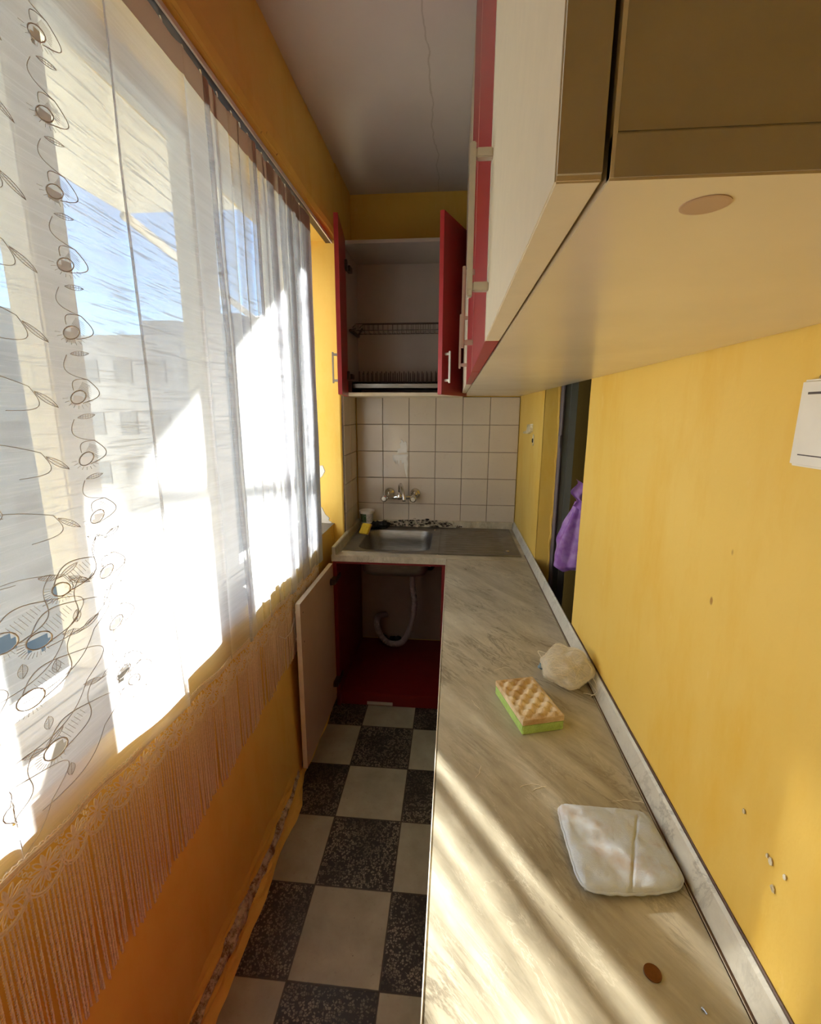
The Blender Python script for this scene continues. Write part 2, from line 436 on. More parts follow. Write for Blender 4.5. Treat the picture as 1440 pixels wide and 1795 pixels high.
la = math.radians(17); lo = Vector((XR+TW+.02, DY0+.03, FL+.01)); lu = Vector((math.sin(la), math.cos(la), 0))*.60; lw = Vector((math.cos(la), -math.sin(la), 0))*.035
lf = MB(); lf.obb(lo, lu, lw, (0, 0, DH-FL-.05)); leaf = lf.build('door_leaf', M['door_dark'], dr, bevel=.002)
hp = lo+lu*.86; hz = -.36
hh = MB(); hh.tube([(hp.x, hp.y, hz), (hp.x-.055, hp.y+.01, hz), (hp.x-.06, hp.y-.02, hz), (hp.x-.05, hp.y-.11, hz)], .008, 8)
hh.build('door_handle', M['chrome'], leaf, smooth=True)

# tiles: glazed tiles as real slabs with rounded edges, slightly out of true
TX0 = -.5525; TP = .1508; TZ0 = .083; TH = .152
gb = MB(); gb.box(TX0+.001, XR-.003, FAR-.007, FAR-.001, -.66, TZ0); gb.box(XLU-.001, XLU+.007, WY1+.012, FAR, -.66, TZ0)
WF = [o for o in COL.objects if o.name == 'wall_far'][0]
gb.build('grout', M['grout'], WF)
tl = MB(); rt = random.Random(3)
def tileslab(o, a, b, nrm):
    o, a, b, nrm = map(Vector, (o, a, b, nrm)); g = .0011
    ua, ub = a.normalized(), b.normalized(); o = o+ua*g+ub*g; a = a-ua*2*g; b = b-ub*2*g
    hs = [rt.uniform(-.0004, .0004) for _ in range(4)]; c = .002
    base = [o, o+a, o+a+b, o+b]
    top = [o+ua*c+ub*c, o+a-ua*c+ub*c, o+a+b-ua*c-ub*c, o+b+ua*c-ub*c]
    n_ = len(tl.v); tl.v += [tuple(p) for p in base]+[tuple(p+nrm*.0015) for p in base]+[tuple(p+nrm*(.0035+q)) for p, q in zip(top, hs)]
    F = [(8, 9, 10, 11)]
    for i in range(4):
        j = (i+1) % 4; F += [(i, j, 4+j, 4+i), (4+i, 4+j, 8+j, 8+i)]
    tl.f += [tuple(k+n_ for k in f) for f in F]
zr = [TZ0-TH*k for k in range(5)]+[-.66]
for r in range(5):
    for c_ in range(6):
        x0 = TX0+TP*c_; x1 = XR-.0022 if c_ == 5 else x0+TP
        tileslab((x0, FAR-.007, zr[r+1]), (x1-x0, 0, 0), (0, 0, zr[r]-zr[r+1]), (0, -1, 0))
    y1 = FAR-.012
    for k in range(3):
        y0 = max(y1-.15, WY1+.014)
        if y1-y0 > .01: tileslab((XLU+.007, y1, zr[r+1]), (0, y0-y1, 0), (0, 0, zr[r]-zr[r+1]), (1, 0, 0))
        y1 = y0
tl.build('wall_tiles', M['tile'], WF, fix=True)
# white plaster residue smeared on two tiles
rs = MB()
def blob(mb, poly, org, au, av, nrm, th, seedv=0):
    au, av, nrm, org = map(Vector, (au, av, nrm, org)); n = len(poly)
    c = Vector((sum(p[0] for p in poly)/n, sum(p[1] for p in poly)/n))
    vs = [org+au*p[0]+av*p[1] for p in poly]
    vs += [org+au*(p[0]+(c.x-p[0])*.06)+av*(p[1]+(c.y-p[1])*.06)+nrm*th for p in poly]
    fs = [(i, (i+1) % n, n+(i+1) % n, n+i) for i in range(n)]+[tuple(range(n, 2*n))]
    mb.add(vs, fs)
blob(rs, [(-.318, -.232), (-.262, -.228), (-.260, -.200), (-.264, -.172), (-.272, -.160), (-.280, -.170), (-.288, -.158), (-.298, -.150), (-.296, -.168), (-.305, -.176), (-.300, -.200), (-.316, -.212)], (0, FAR-.0115, 0), (1, 0, 0), (0, 0, 1), (0, -1, 0), .0012)
blob(rs, [(-.345, -.240), (-.347, -.262), (-.338, -.282), (-.334, -.268), (-.328, -.292), (-.322, -.270), (-.316, -.275), (-.310, -.300), (-.304, -.272), (-.296, -.268), (-.290, -.290), (-.280, -.284), (-.276, -.318), (-.270, -.345), (-.264, -.372), (-.259, -.372), (-.260, -.330), (-.256, -.290), (-.262, -.262), (-.257, -.240), (-.262, -.236), (-.30, -.240)], (0, FAR-.0115, 0), (1, 0, 0), (0, 0, 1), (0, -1, 0), .0012)
rs.build('plaster_residue', M['white_paint'], WF, smooth=False)

# chips, holes and patches on the walls
ch = MB()
blob(ch, [(-.72, -.275), (-.667, -.27), (-.655, -.30), (-.668, -.322), (-.69, -.345), (-.72, -.35)], (0, WY1-.0015, 0), (1, 0, 0), (0, 0, 1), (0, -1, 0), .003)
blob(ch, [(-.72, -.60), (-.635, -.585), (-.628, -.572), (-.645, -.560), (-.640, -.548), (-.662, -.528), (-.68, -.49), (-.70, -.50), (-.72, -.48)], (0, WY1-.0015, 0), (1, 0, 0), (0, 0, 1), (0, -1, 0), .004)
ch.build('bare_patch', M['white_paint'], WL)
ch = MB()
blob(ch, [(2.17, -.14), (2.19, -.15), (2.20, -.12), (2.19, -.095), (2.175, -.10)], (XR-.001, 0, 0), (0, 1, 0), (0, 0, 1), (-1, 0, 0), .003)
blob(ch, [(2.22, -.085), (2.30, -.10), (2.45, -.105), (2.44, -.095), (2.33, -.085), (2.32, -.055), (2.22, -.05)], (XR-.001, 0, 0), (0, 1, 0), (0, 0, 1), (-1, 0, 0), .012)
rgc = random.Random(8)
for (yy, zz, s_) in [(.515, -.475, .0035), (.468, -.488, .003), (.462, -.489, .0045), (.452, -.515, .0045), (.44, -.485, .0035)]:
    blob(ch, [(yy+s_*math.cos(a)*rgc.uniform(.6, 1), zz+s_*1.2*math.sin(a)*rgc.uniform(.6, 1)) for a in [k*.9 for k in range(7)]], (XR-.0008, 0, 0), (0, 1, 0), (0, 0, 1), (-1, 0, 0), .0008)
ch.build('plaster_chip', M['raw_plaster'], WR)
hh = MB(); hh.lathe((XR-.006, 2.185, -.125), (1, 0, 0), [(.0, -.001), (.009, -.001), (.011, .003)], 12); hh.build('screw_hole', M['hall'], WR)

# crumbling plaster foot of the left wall
bb = MB(); rb = random.Random(2)
def foot(u, v):
    y = NEAR+u*(2.04-NEAR)
    prof = [(-.592, -1.34), (-.583, -1.375), (-.578, -1.40), (-.566, -1.412), (-.562, -1.43), (-.553, -1.445), (-.540, -1.4605)]
    k = v*(len(prof)-1); i = min(int(k), len(prof)-2); f = k-i
    x = prof[i][0]*(1-f)+prof[i+1][0]*f; z = prof[i][1]*(1-f)+prof[i+1][1]*f
    n1 = noise.noise(Vector((y*6, v*3, 9))); n2 = noise.noise(Vector((y*25, v*9, 4)))
    w = math.sin(math.pi*min(1, v*1.0)) if v < 1 else 0
    x += (.010*n1+.006*n2)*(.3+w); z += (.012*n1+.004*n2)*w
    if v == 0: z += .05*n1-.0; x = -.598
    if v == 1: x += .02*n1; z = FL-.001
    x -= .030*min(1, max(0, (y-1.45)/.15))*(.2+.8*v)
    return (x-.003, y, z)
bb.grid(260, 18, foot)
struct('baseboard_left', bb, M['yellow'])
def foot2(u, v):
    y = NEAR+u*(1.62-NEAR)
    c = .5+.12*noise.noise(Vector((y*3, 0, 2)))
    wd = max(.0, .27+.26*noise.noise(Vector((y*4.5, 5, 2)))+.05*noise.noise(Vector((y*22, 5, 2))))
    vv = c+(v-.5)*2*wd*.6
    x, yy, z = foot(u*(1.62-NEAR)/(2.04-NEAR), min(1, max(0, vv)))
    bulge = .004*math.sin(math.pi*v)
    return (x+bulge-.0008, y, z+bulge*.6)
ft = MB(); ft.grid(240, 8, foot2); ft.build('crumbled_plaster', M['plaster'], [o for o in COL.objects if o.name == 'baseboard_left'][0])

# ------------------------------------------------------------ window
wn = bpy.data.objects.new('window_1', None); COL.objects.link(wn); wn.location = (-.78, 1.0, SILL+ZO); wn['kind'] = 'structure'
f = MB(); FX0, FX1 = -.80, -.74
f.box(FX0, FX1, WY0, WY1, SILL, SILL+.05); f.box(FX0, FX1, WY0, WY1, HEAD-.05, HEAD+.002)
f.box(FX0, FX1, WY0, WY0+.05, SILL, HEAD); f.box(FX0, FX1, WY1-.05, WY1, SILL, HEAD)
f.box(FX0-.005, FX1+.01, WY0, WY1, SILL, SILL+.012); f.box(FX1, FX1+.006, WY0, WY1, SILL+.012, SILL+.03)
f.build('window_frame', M['frame'], wn, bevel=.003)
for y0, y1 in ((.82, .91), (1.38, 1.50), (2.0, 2.06)):
    MB().box(FX0+.004, FX1+.006, y0, y1, SILL+.05, HEAD-.05).build('mullion', M['frame'], wn, bevel=.004)
for y0, y1 in ((.17, .82), (.91, 1.38), (1.50, 2.0), (2.06, 2.30)):
    MB().box(-.772, -.768, y0, y1, SILL+.05, HEAD-.05).build('pane', M['glass'], wn)

# ------------------------------------------------------------ curtain
ZT = .759; ZV = .705            # top of tape, top of veil
pleats = []
rp = random.Random(21)
for c_, A, w, B in [(.33, 1.1, .014, .01), (.575, 1.2, .022, .014), (.815, 2.1, .010, .016), (.875, 1.9, .010, -.013), (.735, .8, .012, .010), (.94, .9, .010, -.010), (.985, 1.3, .012, .010), (1.04, .9, .012, .010), (1.14, 1.0, .012, -.010), (1.245, 1.1, .012, .010), (1.36, 1.2, .014, -.012), (1.09, 1.9, .012, .016), (1.19, 1.8, .012, -.012), (1.30, 2.3, .020, .018), (1.42, 2.2, .02, -.015), (1.52, 2.0, .016, .016), (1.60, 2.0, .015, -.014)]:
    pleats.append((c_, A, w, B))
c_ = 1.69
while c_ < 2.62:
    pleats.append((c_, rp.uniform(1.9, 2.5), rp.uniform(.014, .020), rp.choice((1, -1))*rp.uniform(.012, .018))); c_ += rp.uniform(.060, .085)
T0, T1, NTc = .13, 2.60, 1300
tab = []; yy = T0
for i in range(NTc):
    t = T0+(T1-T0)*i/(NTc-1); d = 1.0; x = 0
    for (c_, A, w, B) in pleats:
        q = (t-c_)/w
        if abs(q) < 4: g = math.exp(-q*q); d -= A*g; x += B*g
    tab.append((yy, x)); yy += d*(T1-T0)/(NTc-1)
# rescale so that the cloth ends at y = 1.985
ts = 1.0
def cloth(t, z):
    u = (ZT-z)/1.3
    k = (t-T0)/(T1-T0)*(NTc-1); k = min(max(k, 0), NTc-1.001); i = int(k); f = k-i
    y = tab[i][0]*(1-f)+tab[i+1][0]*f; xo = tab[i][1]*(1-f)+tab[i+1][1]*f
    y = T0+(y-T0)*YS
    damp = .55+.45*min(1, max(0, u*1.6))
    xh = XHEM(y)
    sh = 1.0 if y < 1.2 else 1.0-.45*min(1, (y-1.2)/.4)*u
    x = -.600+(xh+.600)*u**.9
    x += xo*damp*(.8 if u < .3 else .8)*sh*.85+.002
    x += .006*math.sin(t*17+1.5*z)*u*sh+.003*math.sin(t*41+z*2)*u*sh+.003*noise.noise(Vector((t*5, z*4, 2)))
    y += .012*noise.noise(Vector((t*2.2, z*1.3, 8)))*u+.004*math.sin(z*9+t*23)*u
    return Vector((x, y, z))
def XHEM(y):
    return -.588-.006*min(1, max(0, (y-.4)/1.2))
YS = 1.0
YS = (1.985-T0)/(tab[-1][0]-T0)
def hem_z(y):
    r = 1.050 if y < .5 else (1.05+.062*min(1, (y-.5)/.6))
    return XHEM(y)*r
import bisect
_Y = [T0+(a[0]-T0)*YS for a in tab]
def t_of(y):           # first t whose y passes the value
    for i, q in enumerate(_Y):
        if q >= y: return T0+(T1-T0)*i/(NTc-1)
    return T1
cur = empty('sheer_curtain', (-.56, .85, -.9), 'long sheer white slub curtain with embroidery, beige lace hem and fringe, hanging at the window', 'curtain')
# eyelets: list of (y, z, half-width, half-height, tilt)
EY = [(.692-.004*math.sin(k), .575-.0925*k, .0062, .0105, -.5) for k in range(12)]
EY += [(.716, -.470, .006, .009, .3)]
EYB = [(.556, -.311, .009, .012, .5), (.505, -.29, .010, .014, .4), (.53, -.384, .010, .013, .4), (.555, -.480, .010, .013, .3), (.478, -.52, .013, .013, 0), (.60, -.255, .007, .010, .4), (.42, -.36, .01, .013, .4)]
EYA = [(a*(1.015+.045*min(1, max(0, (b-.1)/.45))), b*(1.04+.035*min(1, max(0, (b-.1)/.45))), c, d, e) for a, b, c, d, e in EY+EYB]
TE = [(t_of(e[0]),)+tuple(e[1:]) for e in EYA]
NU, NV = 720, 170
cv = MB()
vs = []
for j in range(NV):
    for i in range(NU):
        t = T0+(T1-T0)*i/(NU-1)
        p0 = cloth(t, ZV)
        zb = hem_z(_Y[min(NTc-1, int((t-T0)/(T1-T0)*(NTc-1)))])
        z = ZV+(zb-.004-ZV)*j/(NV-1)
        vs.append(tuple(cloth(t, z)))
fs = []
for j in range(NV-1):
    for i in range(NU-1):
        t = T0+(T1-T0)*(i+.5)/(NU-1); z = vs[j*NU+i][2]
        hole = False
        for (te, ze, a, b, tilt) in TE:
            du = t-te; dv = z-ze
            if abs(du) < .03 and abs(dv) < .03:
                p = du*math.cos(tilt)+dv*math.sin(tilt); q = -du*math.sin(tilt)+dv*math.cos(tilt)
                if (p/a)**2+(q/b)**2 < 1: hole = True
        if not hole: fs.append((j*NU+i, j*NU+i+1, (j+1)*NU+i+1, (j+1)*NU+i))
cv.add(vs, fs)
cv.build('veil', M['sheer'], cur, smooth=True)
tp = MB()
tp.grid(NU, 5, lambda u, v: tuple(cloth(T0+u*(T1-T0), ZV-.002+v*(ZT-ZV))+Vector((.0012, 0, (.006*abs(math.sin((T0+u*(T1-T0))*31))-.003)*v))))
tp.build('heading_tape', M['tape'], cur, smooth=True)
# embroidery drawn with thread on the cloth
em = MB()
def thread(pts, r=.0005, n=4):
    P = []
    for (t, z) in pts:
        p = cloth(t, z); P.append(p+Vector((.0012, 0, 0)))
    em.tube(P, r, n)
def ring(t, z, a, b, tilt, r=.0009):
    thread([(t+a*math.cos(k)*math.cos(tilt)-b*math.sin(k)*math.sin(tilt), z+a*math.cos(k)*math.sin(tilt)+b*math.sin(k)*math.cos(tilt)) for k in [i*2*math.pi/16 for i in range(17)]], r)
def leaf_(t, z, L, W, ang, hatch=9):
    ca, sa = math.cos(ang), math.sin(ang)
    def q(u, v): return (t+u*ca-v*sa, z+u*sa+v*ca)
    up = [q(L*i/10, W*math.sin(math.pi*i/10)**.8) for i in range(11)]; dn = [q(L*i/10, -W*math.sin(math.pi*i/10)**.8) for i in range(11)]
    thread(up, .00045); thread(dn, .00045); thread([q(L*i/4, 0) for i in range(5)], .0004)
    for i in range(1, hatch+1):
        f_ = i/(hatch+1); w_ = W*math.sin(math.pi*f_)**.8
        thread([q(L*f_-.001, -w_), q(L*f_+.001, w_)], .00035, 3)
def arc(t0, z0, t1, z1, bulge, r=.00055, n=14):
    dx, dz = t1-t0, z1-z0
    thread([(t0+dx*i/n-dz*bulge*math.sin(math.pi*i/n), z0+dz*i/n+dx*bulge*math.sin(math.pi*i/n)) for i in range(n+1)], r)
for n_, (te, ze, a, b, tilt) in enumerate(TE[:13]):
    ring(te, ze, a+.0008, b+.0008, tilt)
    # big drop around the eyelet, hatched
    arc(te+.004, ze-.009, te+.012, ze+.028, -.42, .0007); arc(te-.004, ze+.010, te+.012, ze+.028, .35, .0006)
    for k in range(7):
        f_ = k/7; thread([(te+.001+.006*f_, ze+.012+.013*f_), (te+.013+.002*math.sin(f_*3), ze-.001+.022*f_)], .00035, 3)
    for k in range(9):
        an = 3.3+k*.33; thread([(te+.011*math.cos(an), ze+.013*math.sin(an)), (te+.016*math.cos(an), ze+.018*math.sin(an))], .00035, 3)
    arc(te+.012, ze+.028, te-.006, ze+.062, .35)
    leaf_(te-.004, ze-.032, .020, .0035, .25, 6)
tc = t_of(.60)
for n_ in range(10):
    z = .60-.0925*n_
    arc(tc-.085, z-.045, tc+.010, z-.012, .35); arc(tc+.010, z-.012, tc-.012, z-.045, .5)
    leaf_(tc+.014, z-.018, .030, .0035, -.85, 9)
    arc(tc-.085, z-.02, tc-.03, z, .2)
    leaf_(tc-.055, z-.03, .018, .004, 2.2, 7); leaf_(tc-.055, z-.03, .018, .004, .8, 7)
for n_ in range(6):
    z = .52-.125*n_; t_ = t_of(.47)
    arc(t_-.06, z-.09, t_+.04, z, .3); arc(t_+.04, z, t_+.03, z-.05, .6)
    leaf_(t_-.01, z-.02, .024, .004, 1.2, 8); leaf_(t_-.03, z-.06, .022, .004, 2.4, 8)
for (te, ze, a, b, tilt) in TE[13:]:
    ring(te, ze, a+.001, b+.001, tilt, .0011)
    for k in range(16):
        an = 2.6+k*.21; thread([(te+(a+.003)*math.cos(an), ze+(b+.003)*math.sin(an)), (te+(a+.009)*math.cos(an), ze+(b+.010)*math.sin(an))], .0004, 3)
    arc(te-.006, ze+b, te+.036, ze+.030, .35, .0008); arc(te+.008, ze-b*.8, te+.036, ze+.030, -.30, .0008)
    for k in range(8):
        f_ = k/8; thread([(te+.004+.026*f_, ze+.018+.014*f_), (te+.012+.022*f_, ze-.004+.026*f_)], .0004, 3)
    arc(te+.036, ze+.030, te+.050, ze-.03, .45, .0006); arc(te+.050, ze-.03, te-.02, ze-.075, .25, .0006)
    arc(te+.036, ze+.030, te+.044, ze+.065, .1, .0006)
    leaf_(te+.052, ze+.055, .022, .004, 2.6, 8); leaf_(te+.052, ze+.055, .022, .004, .6, 8)
    leaf_(te+.01, ze-.062, .020, .004, 1.5, 8)
em.build('embroidery', M['thread'], cur)
# lace band with flower medallions
lc = MB()
def lacept(y, z):     # a point of the lace surface
    u = (hem_z(y)-z)
    x = XHEM(y)+.0035*math.sin(y*38)+.004
    return Vector((x, y, z))
def lt(pts, r, n=4): lc.tube([lacept(y, z) for y, z in pts], r, n)
yst = .155; yen = 1.975; step = .0545
n = int((yen-yst)/.006)
for dz, r in ((0, .0016), (-.004, .0016), (-.008, .0016)):
    lt([(yst+i*.006, hem_z(yst+i*.006)+dz) for i in range(n)], r)
lt([(yst+i*.003, hem_z(yst+i*.003)+.003+.004*abs(math.sin(i*.003/.010*math.pi))) for i in range(2*n)], .0009)
nm = int((yen-yst)/step)
for m_ in range(nm):
    yc = yst+step*(m_+.5); zt = hem_z(yc); zc = zt-.039
    lt([(yc+.0035*math.cos(a), zc+.0035*math.sin(a)) for a in [k*math.pi/4 for k in range(9)]], .0013)
    for k in range(12):
        an = k*math.pi/6+.1; L = .0225 if k % 2 == 0 else .0205
        # petal: leaf-shaped flat loop with thickness
        ca, sa = math.cos(an), math.sin(an); pts_o = []
        for i in range(7):
            f_ = i/6; w_ = .0030*math.sin(math.pi*f_)**.7; r_ = .005+L*f_
            pts_o.append((yc+r_*ca-w_*sa, zc+r_*sa+w_*ca))
        for i in range(7):
            f_ = 1-i/6; w_ = -.0030*math.sin(math.pi*f_)**.7; r_ = .005+L*f_
            pts_o.append((yc+r_*ca-w_*sa, zc+r_*sa+w_*ca))
        lt(pts_o, .0011)
        if k % 3 == 0: lt([(yc+(.006+L*.9*q)*ca, zc+(.006+L*.9*q)*sa) for q in (0, .5, 1)], .0016)
    # scalloped lower edge, double, and the mesh joining it
    for rr in (.0305, .0348):
        lt([(yc+rr*.9*math.cos(a), zc-.002+rr*math.sin(a)) for a in [math.pi+math.pi*k/14 for k in range(15)]], .0016)
    for k in range(13):
        a = math.pi+math.pi*(k+.5)/13; lt([(yc+.0265*.9*math.cos(a), zc+.0265*math.sin(a)), (yc+.031*.9*math.cos(a), zc-.002+.031*math.sin(a))], .0009, 3)
    yb = yc+step/2
    for dy, dz in ((-.005, -.013), (.005, -.013), (0, -.021), (-.006, -.027), (.006, -.027), (0, -.034), (0, -.044)):
        lt([(yb+dy+.0032*math.cos(a), zt+dz+.0032*math.sin(a)) for a in [q*math.pi/3 for q in range(7)]], .0010, 3)
lc.build('lace_trim', M['lace'], cur)
# twisted cord fringe
fg = MB(); rf = random.Random(4); y = yst
while y < yen:
    ph = ((y-yst) % step)/step; a = (ph-.5)*2
    zt = hem_z(y)-.039-.002-.0345*math.sqrt(max(0, 1-a*a*.95))
    bottom = hem_z(y)-(.375-.115*min(1, max(0, (y-.4)/1.1)))+rf.uniform(-.004, .003)
    x0 = lacept(y, 0).x
    pts = []; rad = []; nn = int((zt-bottom)/.0016); lean = rf.uniform(-.003, .003); r0 = rf.uniform(.0014, .0018); kind = rf.random() < .18
    amp = .0004 if kind else .0011; pz = .0052; p0 = rf.random()*6
    xl = rf.uniform(-.004, .003)
    for s_ in (0, math.pi):
        if kind and s_: continue
        pp = []
        for i in range(nn+1):
            z = zt-(zt-bottom)*i/nn; q = i/nn
            an = p0+s_+2*math.pi*z/(pz*2)
            pp.append((x0+xl*q+amp*math.cos(an), y+lean*q*q+amp*math.sin(an), z))
        fg.tube(pp, r0*(.85 if not kind else .9), 4)
    y += rf.choice((.0066, .0072, .0078)) if rf.random() > .05 else .012
fr_ = fg.build('fringe', M['cord'], cur, smooth=True); fr_['kind'] = 'stuff'
tc_ = MB(); tc_.tube([(-.578, 1.42, -.75), (-.575, 1.47, -.785), (-.576, 1.53, -.79), (-.580, 1.585, -.76)], .0016, 6); tc_.build('tie_cord', M['edge_white'], cur)

rail = empty('curtain_rail', (-.60, .85, .755), 'thin dark metal curtain rail fixed under the yellow lintel, above the curtain', 'curtain rail')
MB().box(-.614, -.588, WY0, 2.34, .7675, .7775).build('track', M['hinge'], rail, bevel=.001)
MB().box(-.587, -.582, WY0, 2.34, .766, .7775).build('track_edge', M['edge_white'], rail)
k = 0; y = .16
while y < 1.97:
    if True:
        MB().tube([(-.60, y, .769), (-.598, y+.002, .763), (-.597, y, .756)], .0018, 6).build('glider', M['edge_white'], rail)
    y += .075 if y < 1.3 else .05

# ------------------------------------------------------------ worktops
WT = -.66
wt = empty('kitchen_worktop', (.16, 1.2, WT-.03), 'long grey beige marble pattern worktop running along the right wall', 'worktop')
MB().box(-.020, .347, NEAR+.1, 2.055, WT-.03, WT).build('slab', M['marble'], wt, bevel=.003)
MB().box(-.0215, -.0195, NEAR+.1, 2.054, WT-.030, WT-.0005).build('front_edge', M['edge_white'], wt, bevel=.0006)
ups = [(.350, WT+.001), (.3655-.0008, WT+.001), (.3642, WT+.040), (.3615, WT+.041), (.3575, WT+.036), (.351, WT+.006)]
MB().prism(ups, NEAR+.1, 2.667, 'y').build('upstand', M['marble_pale'], wt, fix=True)
MB().box(.3462, .3500, NEAR+.1, 2.15, WT-.004, WT+.0006).build('dark_joint', M['brown_seal'], wt)
MB().tube([(.3462, y_, WT+.0004) for y_ in (NEAR+.1, 0, 1, 2.1)], .0007, 6).build('joint_bead', M['seal_light'], wt)
sk = MB(); pr_ = []
for i in range(90): pr_.append((XR-.0012+rf.uniform(-.0004, .0004), NEAR+.1+i*(DY0-NEAR-.1)/89, WT+.0425))
sk.tube(pr_, .0020, 6); sk.build('wall_seal', M['brown_seal'], wt)
# sink worktop with a cut-out for the bowl
sw = empty('sink_worktop', (-.10, 2.37, WT-.03), 'short marble pattern worktop under the steel sink at the far wall', 'worktop')
s_ = MB(); z0, z1 = WT-.03, WT
BX0, BX1, BY0, BY1 = -.462, -.100, 2.165, 2.560
s_.box(-.560, XR-.004, 2.060, BY0-.01, z0, z1); s_.box(-.560, XR-.004, BY1+.01, 2.667, z0, z1)
s_.box(-.560, BX0-.01, BY0-.01, BY1+.01, z0, z1); s_.box(BX1+.01, XR-.004, BY0-.01, BY1+.01, z0, z1)
s_.build('slab', M['marble'], sw)
MB().prism([(-.5575, WT), (-.538, WT), (-.541, WT+.034), (-.545, WT+.038), (-.5575, WT+.039)], 2.062, 2.667, 'y').build('left_upstand', M['marble'], sw, fix=True)
MB().prism([(2.667, WT), (2.648, WT), (2.650, WT+.034), (2.655, WT+.038), (2.667, WT+.039)], -.538, .350, 'x').build('back_upstand', M['marble'], sw, fix=True)
MB().box(-.02, .347, 2.0555, 2.0585, WT-.01, WT+.0008).build('joint_strip', M['seal_light'], sw)
# ragged mouldy sealant along the back
sl = MB(); rs_ = random.Random(6)
def lump(mb, c, r, sq=(1, 1, 1), seed=0, n=10, m=7, amp=.35, fr=1.7):
    c = Vector(c)
    def fn(u, v):
        a = 2*math.pi*u; b = math.pi*(v-.5); d = Vector((math.cos(a)*math.cos(b), math.sin(a)*math.cos(b), math.sin(b)))
        if u == 1: d = Vector((math.cos(b), 0, math.sin(b)))
        k_ = 1+amp*noise.noise(d*fr+Vector((seed, seed*2, 1)))
        return (c.x+d.x*r*sq[0]*k_, c.y+d.y*r*sq[1]*k_, c.z+d.z*r*sq[2]*k_)
    mb.grid(n, m, fn)
for i in range(150):
    x = -.42+.48*i/149+rs_.uniform(-.01, .01); e = math.sin(math.pi*min(1, max(0, (i+8)/165)))
    lump(sl, (x, 2.652-rs_.uniform(-.004, .018), WT+.005+rs_.uniform(0, .045)*e), rs_.uniform(.004, .011)*(.4+.6*e), (1.6, .7, .6), i, 8, 5, .6)
sl.build('mouldy_sealant', M['caulk'], sw)

# ------------------------------------------------------------ sink
ZS = WT+.0045
snk = empty('kitchen_sink', (-.10, 2.38, WT), 'stainless steel inset sink with ribbed drainer at the far end', 'sink')
def rrect(x0, x1, y0, y1, r, n=10):
    out = []
    for cx, cy, a0 in ((x1-r, y1-r, 0), (x0+r, y1-r, math.pi/2), (x0+r, y0+r, math.pi), (x1-r, y0+r, 1.5*math.pi)):
        for k in range(n+1):
            a = a0+math.pi/2*k/n; out.append((cx+r*math.cos(a), cy+r*math.sin(a)))
    return out
def loops(mb, L):
    n = len(L[0]); vs = [p for l in L for p in l]
    fs = [(i*n+k, i*n+(k+1) % n, (i+1)*n+(k+1) % n, (i+1)*n+k) for i in range(len(L)-1) for k in range(n)]
    mb.add(vs, fs)
SX0, SX1, SY0, SY1 = -.530, .332, 2.115, 2.642
MX = -.060
tb = MB()
def L3(pp, z): return [(x, y, z) for x, y in pp]
loops(tb, [L3(rrect(SX0, MX, SY0, SY1, .012), ZS-.004), L3(rrect(SX0+.003, MX, SY0+.003, SY1-.003, .012), ZS), L3(rrect(SX0+.012, MX, SY0+.012, SY1-.012, .015), ZS),
           L3(rrect(SX0+.02, MX-.004, SY0+.02, SY1-.02, .02), ZS-.0015), L3(rrect(BX0-.006, BX1+.006, BY0-.006, BY1+.006, .072), ZS-.0015), L3(rrect(BX0, BX1, BY0, BY1, .07), ZS-.004)])
def drain(u, v):
    x = MX+(SX1-MX)*u; y = SY0+(SY1-SY0)*v
    z = ZS
    ex = min(x-MX, SX1-x); ey = min(y-SY0, SY1-y)
    if ey < .004 or SX1-x < .004: z = ZS-.004
    elif ey > .022 and SX1-x > .02 and x-MX > .0: z = ZS-.0018
    if -.035 < x < .262 and 2.155 < y < 2.60:
        fade = min(1, (x+.035)/.015, (.262-x)/.015); ph = (y-2.155)/.445*11
        z += .0065*fade*(abs(math.sin(math.pi*ph))**.7)-.004*fade
    return (x, y, z)
tb.grid(70, 180, drain)
tb.build('sink_top', M['steel'], snk, smooth=True)
bs = MB(); LL = []
for dz, ins, r in ((-.004, 0, .07), (-.010, .003, .07), (-.06, .006, .068), (-.12, .012, .064), (-.143, .024, .055), (-.152, .045, .05), (-.154, .09, .03)):
    LL.append(L3(rrect(BX0+ins, BX1-ins, BY0+ins, BY1-ins, r), ZS+dz))
loops(bs, LL); n_ = len(LL[0])
bs.f.append(tuple(range(len(bs.v)-n_, len(bs.v))))
bs.build('basin', M['steel'], snk, smooth=True)
dn = MB(); dn.lathe((-.21, 2.45, ZS-.153), (0, 0, 1), [(.034, -.001), (.034, .001), (.027, .002), (.022, -.001), (.006, -.001)], 24); dn.lathe((-.21, 2.45, ZS-.153), (0, 0, -1), [(.036, .001), (.036, .012), (.024, .018), (.024, .05), (.02, .052)], 20)
dn.build('drain_fitting', M['chrome'], snk, smooth=False)
ov = MB(); ov.box(-.102, -.065, 2.33, 2.40, ZS-.13, ZS-.03); ov.tube([(-.075, 2.36, ZS-.12), (-.10, 2.38, ZS-.165), (-.18, 2.43, ZS-.185)], .010, 10)
ov.build('overflow_box', M['black_fabric'], snk, bevel=.004)
